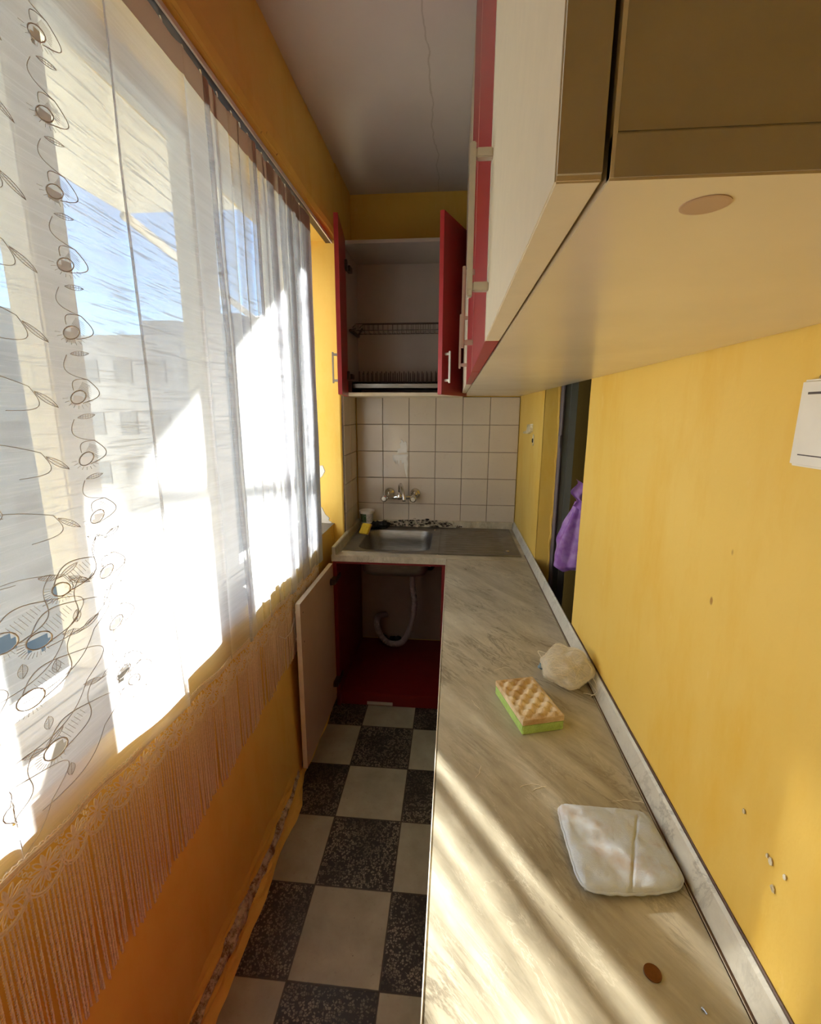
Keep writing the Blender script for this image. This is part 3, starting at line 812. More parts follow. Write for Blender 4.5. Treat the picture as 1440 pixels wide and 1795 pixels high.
# mixer tap
tap = empty('wall_mixer_tap', (-.30, 2.62, -.49), 'old chrome wall-mounted mixer tap with two knobs on the tiles above the sink', 'tap')
for xx in (-.375, -.225):
    m = MB(); m.lathe((xx+.012, FAR-.010, -.462), (0, -1, 0), [(.030, 0), (.030, .004), (.025, .012), (.014, .016), (.013, .045)], 24)
    m.build('wall_flange', M['chrome'], tap, smooth=True)
bd = MB(); bd.tube([(-.385, 2.612, -.478), (-.215, 2.612, -.478)], .0125, 16); bd.tube([(-.363, 2.64, -.463), (-.365, 2.612, -.478)], .012, 12); bd.tube([(-.213, 2.64, -.463), (-.225, 2.612, -.478)], .012, 12)
bd.lathe((-.300, 2.612, -.478), (0, 0, 1), [(.014, -.012), (.015, 0), (.014, .016), (.010, .022)], 16)
bd.build('tap_body', M['chrome'], tap, smooth=True)
sp = MB(); sp.tube([(-.300, 2.612, -.46), (-.300, 2.611, -.43), (-.298, 2.604, -.408), (-.290, 2.585, -.400), (-.280, 2.555, -.408), (-.268, 2.520, -.435), (-.262, 2.500, -.465), (-.261, 2.495, -.48)], [.008, .008, .0085, .009, .009, .009, .0095, .0095], 12)
sp.build('spout', M['chrome'], tap, smooth=True)
for xx in (-.383, -.218):
    kn = MB(); kn.lathe((xx, 2.600, -.480), (0, -1, 0), [(.012, 0), (.015, .006), (.019, .012), (.0205, .022), (.019, .033), (.014, .037), (.012, .036)], 10)
    ko = kn.build('knob', M['chrome'], tap, smooth=False)
    MB().lathe((xx, 2.563, -.480), (0, -1, 0), [(.0115, 0), (.011, .002), (.004, .003)], 16).build('knob_cap', M['switch'], ko)
# things around the sink
tub = empty('plastic_tub', (-.485, 2.575, ZS), 'empty white plastic yogurt tub with a green label in the left corner of the sink', 'tub')
t_ = MB(); t_.lathe((-.485, 2.585, ZS+.030), (0, 0, 1), [(.030, 0), (.0315, .002), (.040, .066), (.044, .068), (.044, .074), (.041, .075), (.0385, .066), (.029, .004), (.001, .003)], 32)
t_.build('tub_body', M['switch'], tub, smooth=False)
def label_mat():
    t = NT('printed_label'); f_ = t.noise(160, 3, .6, t.map((1, 1, 1.6))); s = t.sep()
    green = t.ramp(s[0], [(0, 1), (1, 1)])
    a = t.ramp(t.math('ADD', s[0], .4905), [(0, 1), (.004, 0)], 'CONSTANT')
    col = t.mix(a, (.62, .58, .54), (.035, .09, .02))
    col = t.mix(t.ramp(f_, [(.52, 0), (.56, .6)]), col, (.28, .24, .26))
    return t.done(t.bsdf(col, .4))
lb = MB(); C_ = Vector((-.485, 2.585, 0))
lb.grid(28, 5, lambda u, v: (C_.x+(.0323+.0078*(.12+.76*v))*math.cos(math.pi*(1.05+.9*u)), C_.y+(.0323+.0078*(.12+.76*v))*math.sin(math.pi*(1.05+.9*u)), ZS+.031+.064*(.12+.76*v)))
lb.build('tub_label', label_mat(), tub, smooth=True)
cl = MB(); 
for i in range(14):
    lump(cl, (-.470+.085*R.random(), 2.565+.04*R.random(), ZS+.010+.010*R.random()), .022+.006*R.random(), (1.1, .8, .75), i*3, 18, 12, .8, 2.3)
tag(cl.build('black_cloth', M['black_fabric'], None, smooth=True), 'crumpled black cloth lying under the yogurt tub beside the basin', 'cloth')
def sponge_col(name, col): 
    t = NT(name); v = t.voro(420); f_ = t.noise(35, 5, .7)
    c = t.mix(t.ramp(f_, [(.35, 0), (.7, 1)]), col, tuple(x*.72 for x in col))
    return t.done(t.bsdf(c, .95, 0, t.bump(t.math('ADD', v, t.noise(300, 3)), .8, .0012), .1))
M['foam_y'] = sponge_col('yellow_foam', (.62, .42, .04)); M['foam_g'] = sponge_col('green_foam', (.50, .70, .20))
M['pinkish'] = flat('pale_pink_scourer', (.5, .3, .24), .9)
ys = empty('yellow_sponge', (-.470, 2.47, ZS), 'small square yellow sponge leaning on the tub at the basin rim', 'sponge')
o_ = Vector((-.500, 2.44, ZS+.001)); a_ = Vector((.050, -.018, -.0)); b_ = Vector((.018, .028, .052)); c_ = a_.cross(b_).normalized()*.014
MB().obb(o_, a_, b_, c_).build('foam', M['foam_y'], ys, bevel=.003)
MB().obb(o_-c_*.02, a_*1.0, b_, -c_*.25).build('scouring_layer', M['pinkish'], ys, bevel=.001)
for i, (x, y, s__, lab) in enumerate([(.272, 2.19, 1, 'small shiny metal plug cap on the front right corner of the drainer'), (-.093, 2.565, .8, 'tiny metal fitting on the sink rim behind the basin')]):
    m = MB(); m.lathe((x, y, ZS-.001), (0, 0, 1), [(.010*s__, 0), (.010*s__, .003), (.006*s__, .006), (.001, .0065)], 16)
    tag(m.build('metal_cap', M['chrome'], None, smooth=False), lab, 'cap')
# drain pipe under the sink
def spline(P, n=8):
    P = [Vector(p) for p in P]; out = []
    for i in range(len(P)-1):
        p0 = P[max(i-1, 0)]; p1 = P[i]; p2 = P[i+1]; p3 = P[min(i+2, len(P)-1)]
        for k in range(n):
            t = k/n; out.append(.5*((2*p1)+(-p0+p2)*t+(2*p0-5*p1+4*p2-p3)*t*t+(-p0+3*p1-3*p2+p3)*t**3))
    out.append(P[-1]); return out
PP = spline([(-.21, 2.45, ZS-.19), (-.208, 2.45, -.95), (-.196, 2.45, -1.06), (-.212, 2.45, -1.17), (-.250, 2.455, -1.275), (-.300, 2.47, -1.318), (-.370, 2.50, -1.318), (-.420, 2.52, -1.25), (-.425, 2.56, -1.20), (-.400, 2.62, -1.21), (-.39, 2.672, -1.23)], 26)
rad = []
for i, p in enumerate(PP):
    u = i/(len(PP)-1); cor = (.09 < u < .24) or u > .40
    rad.append(.0158+(.0022*math.sin(i*1.6) if cor else 0)+(.004 if u < .035 else 0))
dp = MB(); dp.tube(PP, rad, 14)
tag(dp.build('drain_pipe', M['pvc'], None, smooth=True), 'grey white corrugated plastic drain pipe bending under the sink bowl', 'pipe')
jb = MB(); 
for i in range(5): lump(jb, (-.40+.03*i*(R.random()), 2.57+.03*R.random(), -1.355+.02*R.random()), .024, (1, 1, .7), i+40, 14, 9, .6)
tag(jb.build('dark_rag', M['black_fabric'], None, smooth=True), 'small dark rag bunched under the drain pipe in the open cabinet', 'rag')

# ------------------------------------------------------------ cabinets
def handle(mb, p, axis_u, out, L=.150, w=.012, st=.028):
    # p: lower end on the face, axis_u: direction of the bar, out: away from the face
    p, axis_u, out = Vector(p), Vector(axis_u).normalized(), Vector(out).normalized(); side = axis_u.cross(out)
    mb.obb(p+out*(st-.007)-side*w/2-axis_u*.006, side*w, out*.007, axis_u*(L+.012))
    for q in (0, L-.010):
        mb.obb(p+axis_u*q-side*w/2*.9, side*w*.9, out*(st-.0071), axis_u*.010)
# sink base cabinet, door open
sc = empty('sink_base_cabinet', (-.29, 2.36, FL), 'shade-darkened red sink cabinet under the far worktop with its door standing open', 'cabinet')
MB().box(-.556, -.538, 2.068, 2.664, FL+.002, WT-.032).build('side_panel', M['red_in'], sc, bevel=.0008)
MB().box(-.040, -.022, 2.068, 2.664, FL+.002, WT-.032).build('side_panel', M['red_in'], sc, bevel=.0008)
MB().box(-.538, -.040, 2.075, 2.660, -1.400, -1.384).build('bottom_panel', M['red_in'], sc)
MB().box(-.538, -.040, 2.668-.001, 2.676, -1.384, WT-.04).build('back_panel', M['shaded_back'], sc)
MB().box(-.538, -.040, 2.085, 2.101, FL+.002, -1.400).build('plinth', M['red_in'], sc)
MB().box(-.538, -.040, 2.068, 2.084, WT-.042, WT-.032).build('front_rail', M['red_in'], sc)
MB().box(-.405, -.275, 2.079, 2.085, -1.452, -1.436).build('plinth_clip', M['alu'], sc, bevel=.001)
d_ = MB(); d_.box(-.5715, -.5535, 1.575, 2.055, -1.405, -.700); do = d_.build('door', M['beige_board'], sc, bevel=.0006)
e_ = MB(); e_.box(-.5717, -.5533, 1.5738, 1.5750, -1.405, -.700); e_.box(-.5717, -.5533, 1.575, 2.055, -.7000, -.6988); e_.build('edge_band', M['edge_white'], do)
for zz in (-.775, -1.30):
    hm = MB(); hm.box(-.5535, -.530, 2.00, 2.06, zz-.012, zz+.012); hm.box(-.538, -.530, 2.05, 2.12, zz-.01, zz+.01); hm.lathe((-.5537, 2.01, zz), (1, 0, 0), [(.017, 0), (.017, .003), (.012, .004)], 16)
    hm.build('hinge', M['hinge'], do, bevel=.001)
hd = MB(); handle(hd, (-.5717, 1.605, -.86), (0, 0, 1), (-1, 0, 0), .12, .010, .020); hd.build('handle', M['edge_white'], do, bevel=.001)
hs = MB()
for zz in (-.745, -.865): MB().lathe((-.5533, 1.605, zz), (1, 0, 0), [(.003, 0), (.003, .0008), (.001, .0009)], 10).build('screw_head', M['hinge'], do)

# base cabinets under the long worktop
for i, (y0, y1, mt, lab) in enumerate([(-.75, -.06, 'cream', 'beige base cabinet under the near end of the long worktop'), (-.055, .62, 'red', 'red base cabinet under the middle of the long worktop'), (.625, 1.30, 'red', 'red base cabinet second from the sink under the long worktop'), (1.305, 2.045, 'cream', 'beige corner base cabinet beside the open sink cabinet')]):
    e = empty('base_cabinet', (.17, (y0+y1)/2, FL), lab, 'cabinet', None)
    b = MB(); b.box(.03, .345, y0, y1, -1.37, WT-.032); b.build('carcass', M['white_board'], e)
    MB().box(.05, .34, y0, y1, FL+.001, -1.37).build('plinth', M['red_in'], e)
    dd = MB(); dd.box(.011, .029, y0+.002, y1-.002, -1.365, WT-.040); dd = dd.build('door', M['red' if mt == 'red' else 'grey_edge'], e, bevel=.001)  # unseen fronts; grey tone picked to cut bounce onto the left wall
    hd = MB(); handle(hd, (.011, y1-.04, -.90), (0, 0, 1), (-1, 0, 0), .15, .012, .024); hd.build('handle', M['alu'], dd, bevel=.001)

# wall cabinets on the right wall
ZB = .088; XD = .0375
ct = CEIL-.004
units = [(.210, .632, 'cream', 'cream-fronted wall cabinet nearest the camera, end panel darkened by painted shade'),
         (.634, 1.090, 'red', 'red-fronted wall cabinet behind the nearest cream one on the right wall'),
         (1.092, 1.580, 'red', 'second red-fronted wall cabinet on the right, closer to the sink'),
         (1.582, 2.672, 'cream', 'cream-fronted corner wall cabinet meeting the far cabinet over the sink')]
for i, (y0, y1, mt, lab) in enumerate(units):
    e = empty('wall_cabinet', (.21, (y0+y1)/2, ZB), lab, 'cabinet', None)
    xf = XD+.0205
    MB().box(xf, XR-.003, y0, y1+(.002 if i < 3 else 0), ZB, ZB+.016).build('bottom_panel', M['under'], e)
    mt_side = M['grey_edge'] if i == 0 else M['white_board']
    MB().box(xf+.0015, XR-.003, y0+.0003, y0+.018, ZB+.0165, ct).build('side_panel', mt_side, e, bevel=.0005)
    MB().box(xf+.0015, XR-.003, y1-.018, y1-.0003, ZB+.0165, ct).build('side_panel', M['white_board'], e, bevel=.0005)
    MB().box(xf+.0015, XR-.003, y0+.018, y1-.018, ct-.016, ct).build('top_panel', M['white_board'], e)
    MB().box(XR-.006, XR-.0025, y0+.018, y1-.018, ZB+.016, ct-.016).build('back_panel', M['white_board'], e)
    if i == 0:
        MB().box(xf+.0015, XR-.003, y0-.0006, y0+.0006, ZB+.001, ZB+.0158).build('panel_edge', M['grey_edge'], e)  # repeats the end panel's painted shade on the board edge
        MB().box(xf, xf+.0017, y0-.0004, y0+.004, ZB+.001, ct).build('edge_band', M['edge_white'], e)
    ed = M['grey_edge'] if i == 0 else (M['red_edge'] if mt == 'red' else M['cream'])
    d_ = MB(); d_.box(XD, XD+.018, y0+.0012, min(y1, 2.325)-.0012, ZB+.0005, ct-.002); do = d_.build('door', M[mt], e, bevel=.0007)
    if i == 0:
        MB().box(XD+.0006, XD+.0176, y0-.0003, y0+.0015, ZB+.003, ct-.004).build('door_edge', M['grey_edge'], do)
    elif mt == 'red':
        MB().box(XD-.0002, XD+.0010, y0+.0008, y0+.0030, ZB+.001, ct-.003).build('edge_band', M['edge_white'], do)
    hd = MB()
    if i < 3: 
        handle(hd, (XD, y1-.024, .142), (0, 0, 1), (-1, 0, 0), .150, .0125, .026); hd.build('handle', M['alu'], do, bevel=.0012)
cap = MB(); cap.lathe((.106, .235, ZB+.0002), (0, 0, -1), [(.010, 0), (.010, .0006), (.0088, .0008)], 28)
e0 = [o for o in COL.objects if o.name == 'wall_cabinet'][0]
cap.build('cover_cap', M['beige_board'], e0)

# open cabinet over the sink
oc = empty('open_wall_cabinet', (-.25, 2.5, .07), 'open wall cabinet over the sink with two red doors and wire racks inside', 'cabinet')
X0, X1, Y0, Z0, Z1 = -.551, .045, 2.35, .078, .782
MB().box(X0, X1, Y0, FAR-.003, Z0, Z0+.016).build('bottom_panel', M['cream'], oc, bevel=.0006)
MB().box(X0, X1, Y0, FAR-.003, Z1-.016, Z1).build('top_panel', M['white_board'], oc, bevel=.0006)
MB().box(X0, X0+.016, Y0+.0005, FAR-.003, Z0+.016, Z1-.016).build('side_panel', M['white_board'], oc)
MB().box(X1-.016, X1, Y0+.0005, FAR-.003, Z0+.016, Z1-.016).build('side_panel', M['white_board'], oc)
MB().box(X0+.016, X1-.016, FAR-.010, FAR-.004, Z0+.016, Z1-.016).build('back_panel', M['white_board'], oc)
def swing_door(hx, hy, ex, ey, z0, z1, outn, w=.298):
    h_ = Vector((hx, hy, 0)); d = (Vector((ex, ey, 0))-h_).normalized()*w; nn = Vector(outn); nn = (nn-d.normalized()*nn.dot(d.normalized())).normalized()
    m = MB(); m.obb(h_+Vector((0, 0, z0)), d, nn*.018, (0, 0, z1-z0))
    return m, h_, d, nn
for (hx, hy, ex, ey, on, sgn) in ((X1-.002, Y0-.018, -.080, 2.035, (1, -.4, 0), 1), (X0+.030, Y0-.012, -.482, 2.04, (-1, 0, 0), -1)):
    m, h_, d, nn = swing_door(hx, hy, ex, ey, Z0-.004, Z1+.0, on)
    do = m.build('door', M['red'], oc, bevel=.0008)
    pz = h_+d*.90+nn*.018
    hd = MB(); handle(hd, (pz.x, pz.y, .128), (0, 0, 1), nn, .118, .010, .026); hd.build('handle', M['alu'], do, bevel=.001)
    eb = MB(); eb.obb(h_+d*1.0+Vector((0, 0, Z0-.003)), d*.0015/.298, nn*.018, (0, 0, Z1-Z0+.002)); eb.build('edge_band', M['red_edge'], do)
    for zz in (.17, .66):
        q = h_+d*.06
        hm = MB(); hm.obb(q-nn*.0+Vector((0, 0, zz-.02)), d*.14, -nn*.012, (0, 0, .04)); hm.obb(Vector((hx, hy+.005, zz-.012)), (0, .05, 0), (-.02*sgn, 0, 0), (0, 0, .024))
        hm.build('hinge', M['hinge'], do, bevel=.001)

# racks
def rack(zc, name, lab, upper):
    e = empty(name, (-.25, 2.50, zc), lab, 'dish rack', None)
    w = MB(); xa, xb = X0+.050, X1-.045; yb, yf = 2.635, 2.455
    if upper:
        bz = zc+.05
        # back gallery, front gallery and floor wires
        for (y, z) in ((yb, zc+.055), (yb, zc+.006), (yf, zc+.028), (yf, zc-.004)):
            w.tube([(xa-.018, y, z-.018 if z > zc+.02 else z), (xa, y, z), (xb, y, z), (xb+.018, y, z-.018 if z > zc+.02 else z)], .0024, 6)
        for i in range(20):
            x = xa+.010+(xb-xa-.02)*i/19
            w.tube([(x, yb, zc+.055), (x, yb, zc+.006), (x, (yb+yf)/2, zc-.006), (x, yf, zc-.004), (x, yf, zc+.028)], .0012, 5)
        w.build('wire_basket', M['wire'], e)
        for (xx, s__) in ((X0+.016, 1), (X1-.016, -1)):
            b = MB(); b.obb((xx, 2.44, zc-.012), (.016*s__, 0, 0), (0, .20, 0), (0, 0, .014)); b.tube([(xx+.01*s__, 2.455, zc-.004), (xx+.035*s__, 2.455, zc+.006)], .006, 8); b.tube([(xx+.01*s__, 2.635, zc-.0), (xx+.032*s__, 2.635, zc+.036)], .006, 8)
            b.build('bracket', M['hinge'], e, bevel=.002)
    else:
        for (y, z) in ((2.625, zc), (2.45, zc), (2.58, zc), (2.50, zc)):
            w.tube([(X0+.022, y, z), (X1-.022, y, z)], .0024, 6)
        for i in range(22):
            x = xa+.004+(xb-xa-.008)*i/21
            for y in (2.60, 2.50):
                w.tube([(x, y-.012, zc), (x, y-.011, zc+.045), (x, y-.005, zc+.056), (x, y+.005, zc+.056), (x, y+.011, zc+.045), (x, y+.012, zc)], .0012, 5)
            w.tube([(x, 2.45, zc), (x, 2.625, zc)], .0012, 5)
        w.build('wire_basket', M['wire'], e)
        tr = MB(); loops(tr, [L3(rrect(X0+.03, X1-.03, 2.40, 2.66, .02), zc-.012), L3(rrect(X0+.035, X1-.035, 2.405, 2.655, .02), zc-.032)])
        n = len(rrect(0, 1, 0, 1, .1)); tr.f.append(tuple(range(n, 2*n)))
        tr.build('drip_tray', M['steel'], e, smooth=False)
        for (xx, s__) in ((X0+.016, 1), (X1-.016, -1)):
            MB().box(min(xx, xx+.02*s__), max(xx, xx+.02*s__), 2.39, 2.64, Z0+.017, zc+.002).build('bracket', M['hinge'], e, bevel=.002)
rack(.405, 'dish_rack', 'upper wire dish rack with low gallery in the open cabinet over the sink', True)
rack(.150, 'dish_rack', 'lower wire plate rack with loops and drip tray in the open cabinet', False)

# ------------------------------------------------------------ things on the long worktop
# two-layer sponge with an egg-crate top
sg = empty('kitchen_sponge', (.182, .95, WT), 'green and beige sponge with an egg-crate top on the marble worktop', 'sponge')
so = Vector((.1575, .872, WT)); ang = math.radians(16.5)
su = Vector((math.cos(ang), math.sin(ang), 0)); sv = Vector((-math.sin(ang), math.cos(ang), 0)); SL, SWd = .152, .094
g_ = MB(); g_.obb(so+Vector((0, 0, .0003)), su*SWd, sv*SL, (0, 0, .0225)); g_.build('foam_base', M['foam_g'], sg, bevel=.002)
bt = MB(); nu, nv = 50, 76
def eg(u, v):
    a = u*SWd; b = v*SL; e = min(a, SWd-a, b, SL-b); f_ = min(1, max(0, (e-.003)/.010))
    h = .0125+f_*.0068*(math.sin(a/.0175*math.pi+.6)*math.sin(b/.0175*math.pi+.3))+.0006*noise.noise(Vector((a*300, b*300, 1)))
    if e < .001: h -= .001
    return so+su*a+sv*b+Vector((0, 0, .0225+h))
bt.grid(nu, nv, lambda u, v: tuple(eg(u, v)))
base = [so+Vector((0, 0, .0222)), so+su*SWd+Vector((0, 0, .0222)), so+su*SWd+sv*SL+Vector((0, 0, .0222)), so+sv*SL+Vector((0, 0, .0222))]
for (c0, c1, fix_, ax) in ((0, 1, 0, 'u'), (2, 3, 1, 'u'), (1, 2, 1, 'v'), (3, 0, 0, 'v')):
    k_ = nu if ax == 'u' else nv
    def side(u, v, fix_=fix_, ax=ax):
        top = eg(u, fix_) if ax == 'u' else eg(fix_, u)
        return (top.x, top.y, top.z*v+(WT+.0222)*(1-v))
    bt.grid(k_, 3, side)
M['foam_b'] = None
def beige_foam():
    t = NT('stained_beige_foam'); f_ = t.noise(28, 5, .7)
    z = t.ramp(t.math('SUBTRACT', t.sep()[2], WT+ZO+.030), [(0, 1), (.012, 0)])
    c = t.mix(t.ramp(f_, [(.35, 0), (.65, 1)]), (.84, .70, .47), (.66, .48, .26))
    c = t.mix(t.math('MULTIPLY', t.ramp(t.noise(14, 4), [(.45, 0), (.65, 1)]), .5), c, (.42, .22, .08))
    return t.done(t.bsdf(c, .95, 0, t.bump(t.math('ADD', t.voro(500), t.noise(320, 3)), .7, .001), .1))
M['foam_b'] = beige_foam()
bt.build('egg_crate_layer', M['foam_b'], sg, smooth=True, fix=True)

# net scrubber
M['net'] = sheer('net_cloth', .30, (.90, .84, .70), False, .5)
M['net_thread'] = flat('pale_net_thread', (.88, .80, .64), .8)
ns = empty('net_scrubber', (.300, 1.10, WT), 'crumpled cream net scouring ball behind the green sponge', 'scrubber')
nb = MB(); NC = Vector((.298, 1.092, WT+.036))
def netr(d, k=1.0):
    r = 1.02+.26*noise.noise(d*1.4+Vector((4, 2, 7)))+.10*noise.noise(d*2.8+Vector((1, 2, 3)))+.03*noise.noise(d*8)
    r += .20*max(0, d.dot(Vector((-.05, .75, .6)).normalized())-.75)*4*.5
    p = Vector((d.x*.057*r*k, d.y*.068*r*k, d.z*.040*r*k)); p.z = max(p.z, -.0345)
    return NC+p
def sph(u, v):
    a = 2*math.pi*u; b = math.pi*(v-.5); return Vector((math.cos(a)*math.cos(b), math.sin(a)*math.cos(b), math.sin(b)))
nb.grid(90, 48, lambda u, v: tuple(netr(sph(0 if u == 1 else u, v))))
nb.build('net_body', M['net'], ns, smooth=True)
nt_ = MB(); rn = random.Random(9)
for i in range(150):
    ax = Vector((rn.gauss(0, 1), rn.gauss(0, 1), rn.gauss(0, 1))).normalized(); u_ = ax.orthogonal().normalized(); w_ = ax.cross(u_)
    off = rn.uniform(-.75, .75); a0 = rn.uniform(0, 6.28); ln = rn.uniform(1.0, 3.2); k_ = rn.uniform(1.005, 1.05); pp = []
    for j in range(22):
        a = a0+ln*j/21; d = (u_*math.cos(a)+w_*math.sin(a)+ax*(off+.12*math.sin(a*3+i))).normalized(); pp.append(netr(d, k_))
    nt_.tube(pp, rn.uniform(.0002, .0004), 4)
for (p0, p1, p2) in (((.335, 1.06, WT+.03), (.352, 1.02, WT+.012), (.325, 1.035, WT+.003)), ((.34, 1.08, WT+.045), (.356, 1.03, WT+.02), (.338, 1.022, WT+.004)), ((.255, 1.13, WT+.05), (.235, 1.15, WT+.045), (.25, 1.12, WT+.03))):
    nt_.tube(spline([p0, p1, p2], 8), .0007, 5)
nt_.build('net_threads', M['net_thread'], ns)
M['blue'] = flat('grey_blue_plastic', (.16, .24, .28), .5)
bb_ = MB(); lump(bb_, (.240, 1.122, WT+.018), .008, (1, 1, .9), 3, 12, 8, .5); bb_.build('plastic_clip', M['blue'], ns, smooth=True)

# quilted pot holder
def pad_mat():
    t = NT('worn_white_quilt'); f_ = t.noise(14, 5, .6)
    c = t.mix(t.ramp(f_, [(.38, 0), (.66, 1)]), (.62, .68, .76), (.60, .62, .64))
    st = t.ramp(t.noise(11, 4, .6, t.map(loc=(2, 5, 0))), [(.53, 0), (.68, .6)])
    c = t.mix(st, c, (.45, .30, .20))
    return t.done(t.bsdf(c, .9, 0, t.bump(t.math('ADD', t.noise(70, 5, .7), t.noise(600, 2)), .5, .0012), .2))
M['pad'] = pad_mat()
pd = MB(); C4 = [Vector(p) for p in ((.188, .693), (.335, .690), (.3445, .562), (.192, .5435))]
def seamd(u, v):
    # distance to stitched creases in pad space
    def seg(px, py, ax, ay, bx, by):
        dx, dy = bx-ax, by-ay; t = max(0, min(1, ((px-ax)*dx+(py-ay)*dy)/(dx*dx+dy*dy))); return math.hypot(px-ax-dx*t, py-ay-dy*t)
    return min(seg(u, v, .86, 1-.12, .46, 1-.98)+.0, seg(u, v, .02, 1-.55, .60, 1-.45)*1.6+.02)
def padpt(u, v, side):
    e = min(u, 1-u, v, 1-v)
    # round the corners a bit
    cu = u; cv = v
    top = C4[3]*(1-u)*(1-v)+C4[2]*u*(1-v)+C4[1]*u*v+C4[0]*(1-u)*v
    cen = (C4[0]+C4[1]+C4[2]+C4[3])/4
    cr = max(0, (abs(u-.5)*2)**6*(abs(v-.5)*2)**6)
    p = top+(cen-top)*.10*cr
    bow = .006*math.sin(math.pi*u)*((v < .5)*(-1)*(1-2*v)+(v >= .5)*(-.35)*(2*v-1)); p = p+Vector((0, bow))
    ed = 1-(1-min(1, e/.10))**2
    h = .0105*math.sqrt(max(0, ed))
    wr_ = .0028*noise.noise(Vector((u*4+v*2, v*5, 1)))+.0011*noise.noise(Vector((u*10, v*7, 4)))+.0003*noise.noise(Vector((u*22, v*20, 4)))
    cre = .0026*math.exp(-(seamd(u, v)/.011)**2)
    z = WT+.0085+(h*.75+(wr_*1.3-cre)*min(1, e/.06) if side > 0 else -.008*min(1, e/.03)) 
    return (p.x+.0012*noise.noise(Vector((v*14, u*14, 2))), p.y+.0012*noise.noise(Vector((u*14, v*14, 6))), z)
pd.grid(80, 80, lambda u, v: padpt(u, v, 1)); pd.grid(30, 30, lambda u, v: padpt(u, 1-v, -1))
ph = empty('pot_holder', (.265, .62, WT), 'grubby white quilted pot holder with rounded corners lying on the worktop', 'pot holder')
pd.build('quilted_pad', M['pad'], ph, smooth=True)
pi = MB(); loop_ = []
for k in range(160):
    s_k = k/160*4; i = int(s_k); f_ = s_k-i
    u, v = [(f_, 0), (1, f_), (1-f_, 1), (0, 1-f_)][i]
    q = padpt(u, v, 1); loop_.append((q[0], q[1], q[2]-.0004))
pi.tube(loop_, .0022, 6, closed=True); pi.build('piping', M['pad'], ph, smooth=True)

cn = MB(); cn.lathe((.254, .457, WT+.0002), (0, 0, 1), [(.0098, 0), (.0101, .0003), (.0101, .0014), (.0096, .0017), (.0092, .0014), (.001, .0014)], 40)
tag(cn.build('coin', M['coin'], None), 'small brown copper coin lying on the worktop below the pot holder', 'coin')
st_ = MB(); st_.tube([(.2985, .4215, WT+.0012), (.2975, .4240, WT+.0016), (.2965, .4262, WT+.0010)], [.0012, .0008, .0014], 6); st_.lathe((.2962, .4265, WT+.0014), (-.4, .9, 0), [(.0018, 0), (.0018, .0007), (.0006, .001)], 10)
tag(st_.build('tiny_screw', M['chrome'], None), 'tiny shiny metal screw at the near end of the worktop', 'screw')
rth = random.Random(14)
THR = [(.055, .745, .035, 1.2), (.075, .95, .04, 2.0), (.155, .725, .03, .6), (.18, .735, .05, 2.9), (.29, .715, .055, .15), (.12, 1.12, .05, .4)]
for i, (x, y, L, a) in enumerate(THR):
    pts = []; 
    for k in range(9):
        pts.append((x, y, WT+.0006)); x += math.cos(a)*L/8; y += math.sin(a)*L/8; a += rth.uniform(-.5, .5)
    m = MB(); m.tube(pts, .00035, 4); tag(m.build('loose_thread', M['net_thread'], None), 'thin pale loose fibre lying on the marble worktop', 'thread', 'loose fibres on the worktop')
crumb = MB(); lump(crumb, (.235, 1.83, WT+.0015), .002, (1, 1, .7), 1, 8, 6); tag(crumb.build('crumb', M['white_paint'], None), 'tiny white crumb on the far end of the long worktop', 'crumb')

# ------------------------------------------------------------ light switch
sp_ = empty('light_switch', (XR, .475, -.052), 'square white light switch on the yellow wall at the right edge', 'light switch')
SY = .5165*XR/.355; szb, szt = -.0535, .0338
MB().box(XR-.009, XR-.0012, SY-.085, SY, szb, szt).build('plate', M['switch'], sp_, bevel=.0025, seg=3)
MB().obb((XR-.013, SY-.072, szb+.013), (.004, 0, 0), (0, .058, 0), (-.001, 0, szt-szb-.028)).build('rocker', M['switch'], sp_, bevel=.0012)
MB().box(XR-.0094, XR-.0088, SY-.074, SY-.012, szb+.0115, szt-.0125).build('rocker_gap', M['hinge'], sp_)
gp = MB(); 
for i in range(7): lump(gp, (XR-.004, SY-.030-.006*i*.8, szt+.006+.004*R.random()), .006, (.7, 1, 1.1), i, 10, 7, .7, 3)
gp.build('torn_plaster', M['raw_plaster'], sp_)
gc = MB(); gc.tube([(XR-.006, SY-.020, szt+.001), (XR-.008, SY-.032, szt+.013), (XR-.006, SY-.045, szt+.016)], .0012, 5); gc.build('metal_bracket', M['chrome'], sp_)

# ------------------------------------------------------------ purple bag on the door handle
bg = MB(); bc = Vector((.482, 1.79, 0)); bz0, bz1 = -.60, -.33
def bagp(u, v):
    a = 2*math.pi*(0 if u == 1 else u); t = v
    r = .012+.052*math.sin(min(1, t*1.25)*math.pi/2)**1.2*(1 if t < .93 else max(.25, 1-(t-.93)*8))
    r *= 1+.22*math.sin(a*5+3*t)*(1-t*.5)+.14*noise.noise(Vector((math.cos(a)*2, math.sin(a)*2, t*5)))
    return (bc.x+r*math.cos(a)*1.05-.012*t, bc.y+r*math.sin(a)*.8, bz1+(bz0-bz1)*t+.006*math.sin(a*3)*t)
bg.grid(72, 40, bagp)
pbag = empty('plastic_bag', (.455, 1.79, bz0), 'purple plastic bag hanging in the doorway behind the yellow wall', 'bag')
bg.build('bag_body', M['bag'], pbag, smooth=True)
hn = Vector((hp.x-.055, hp.y-.07, hz))
bh = MB(); bh.tube(spline([(bc.x-.01, bc.y, bz1-.01), (.49, 1.80, -.36), (hn.x, hn.y, hn.z+.009), (.50, 1.80, -.375), (bc.x+.015, bc.y, bz1-.01)], 8), .004, 7); bh.build('bag_handle', M['bag'], pbag, smooth=True)
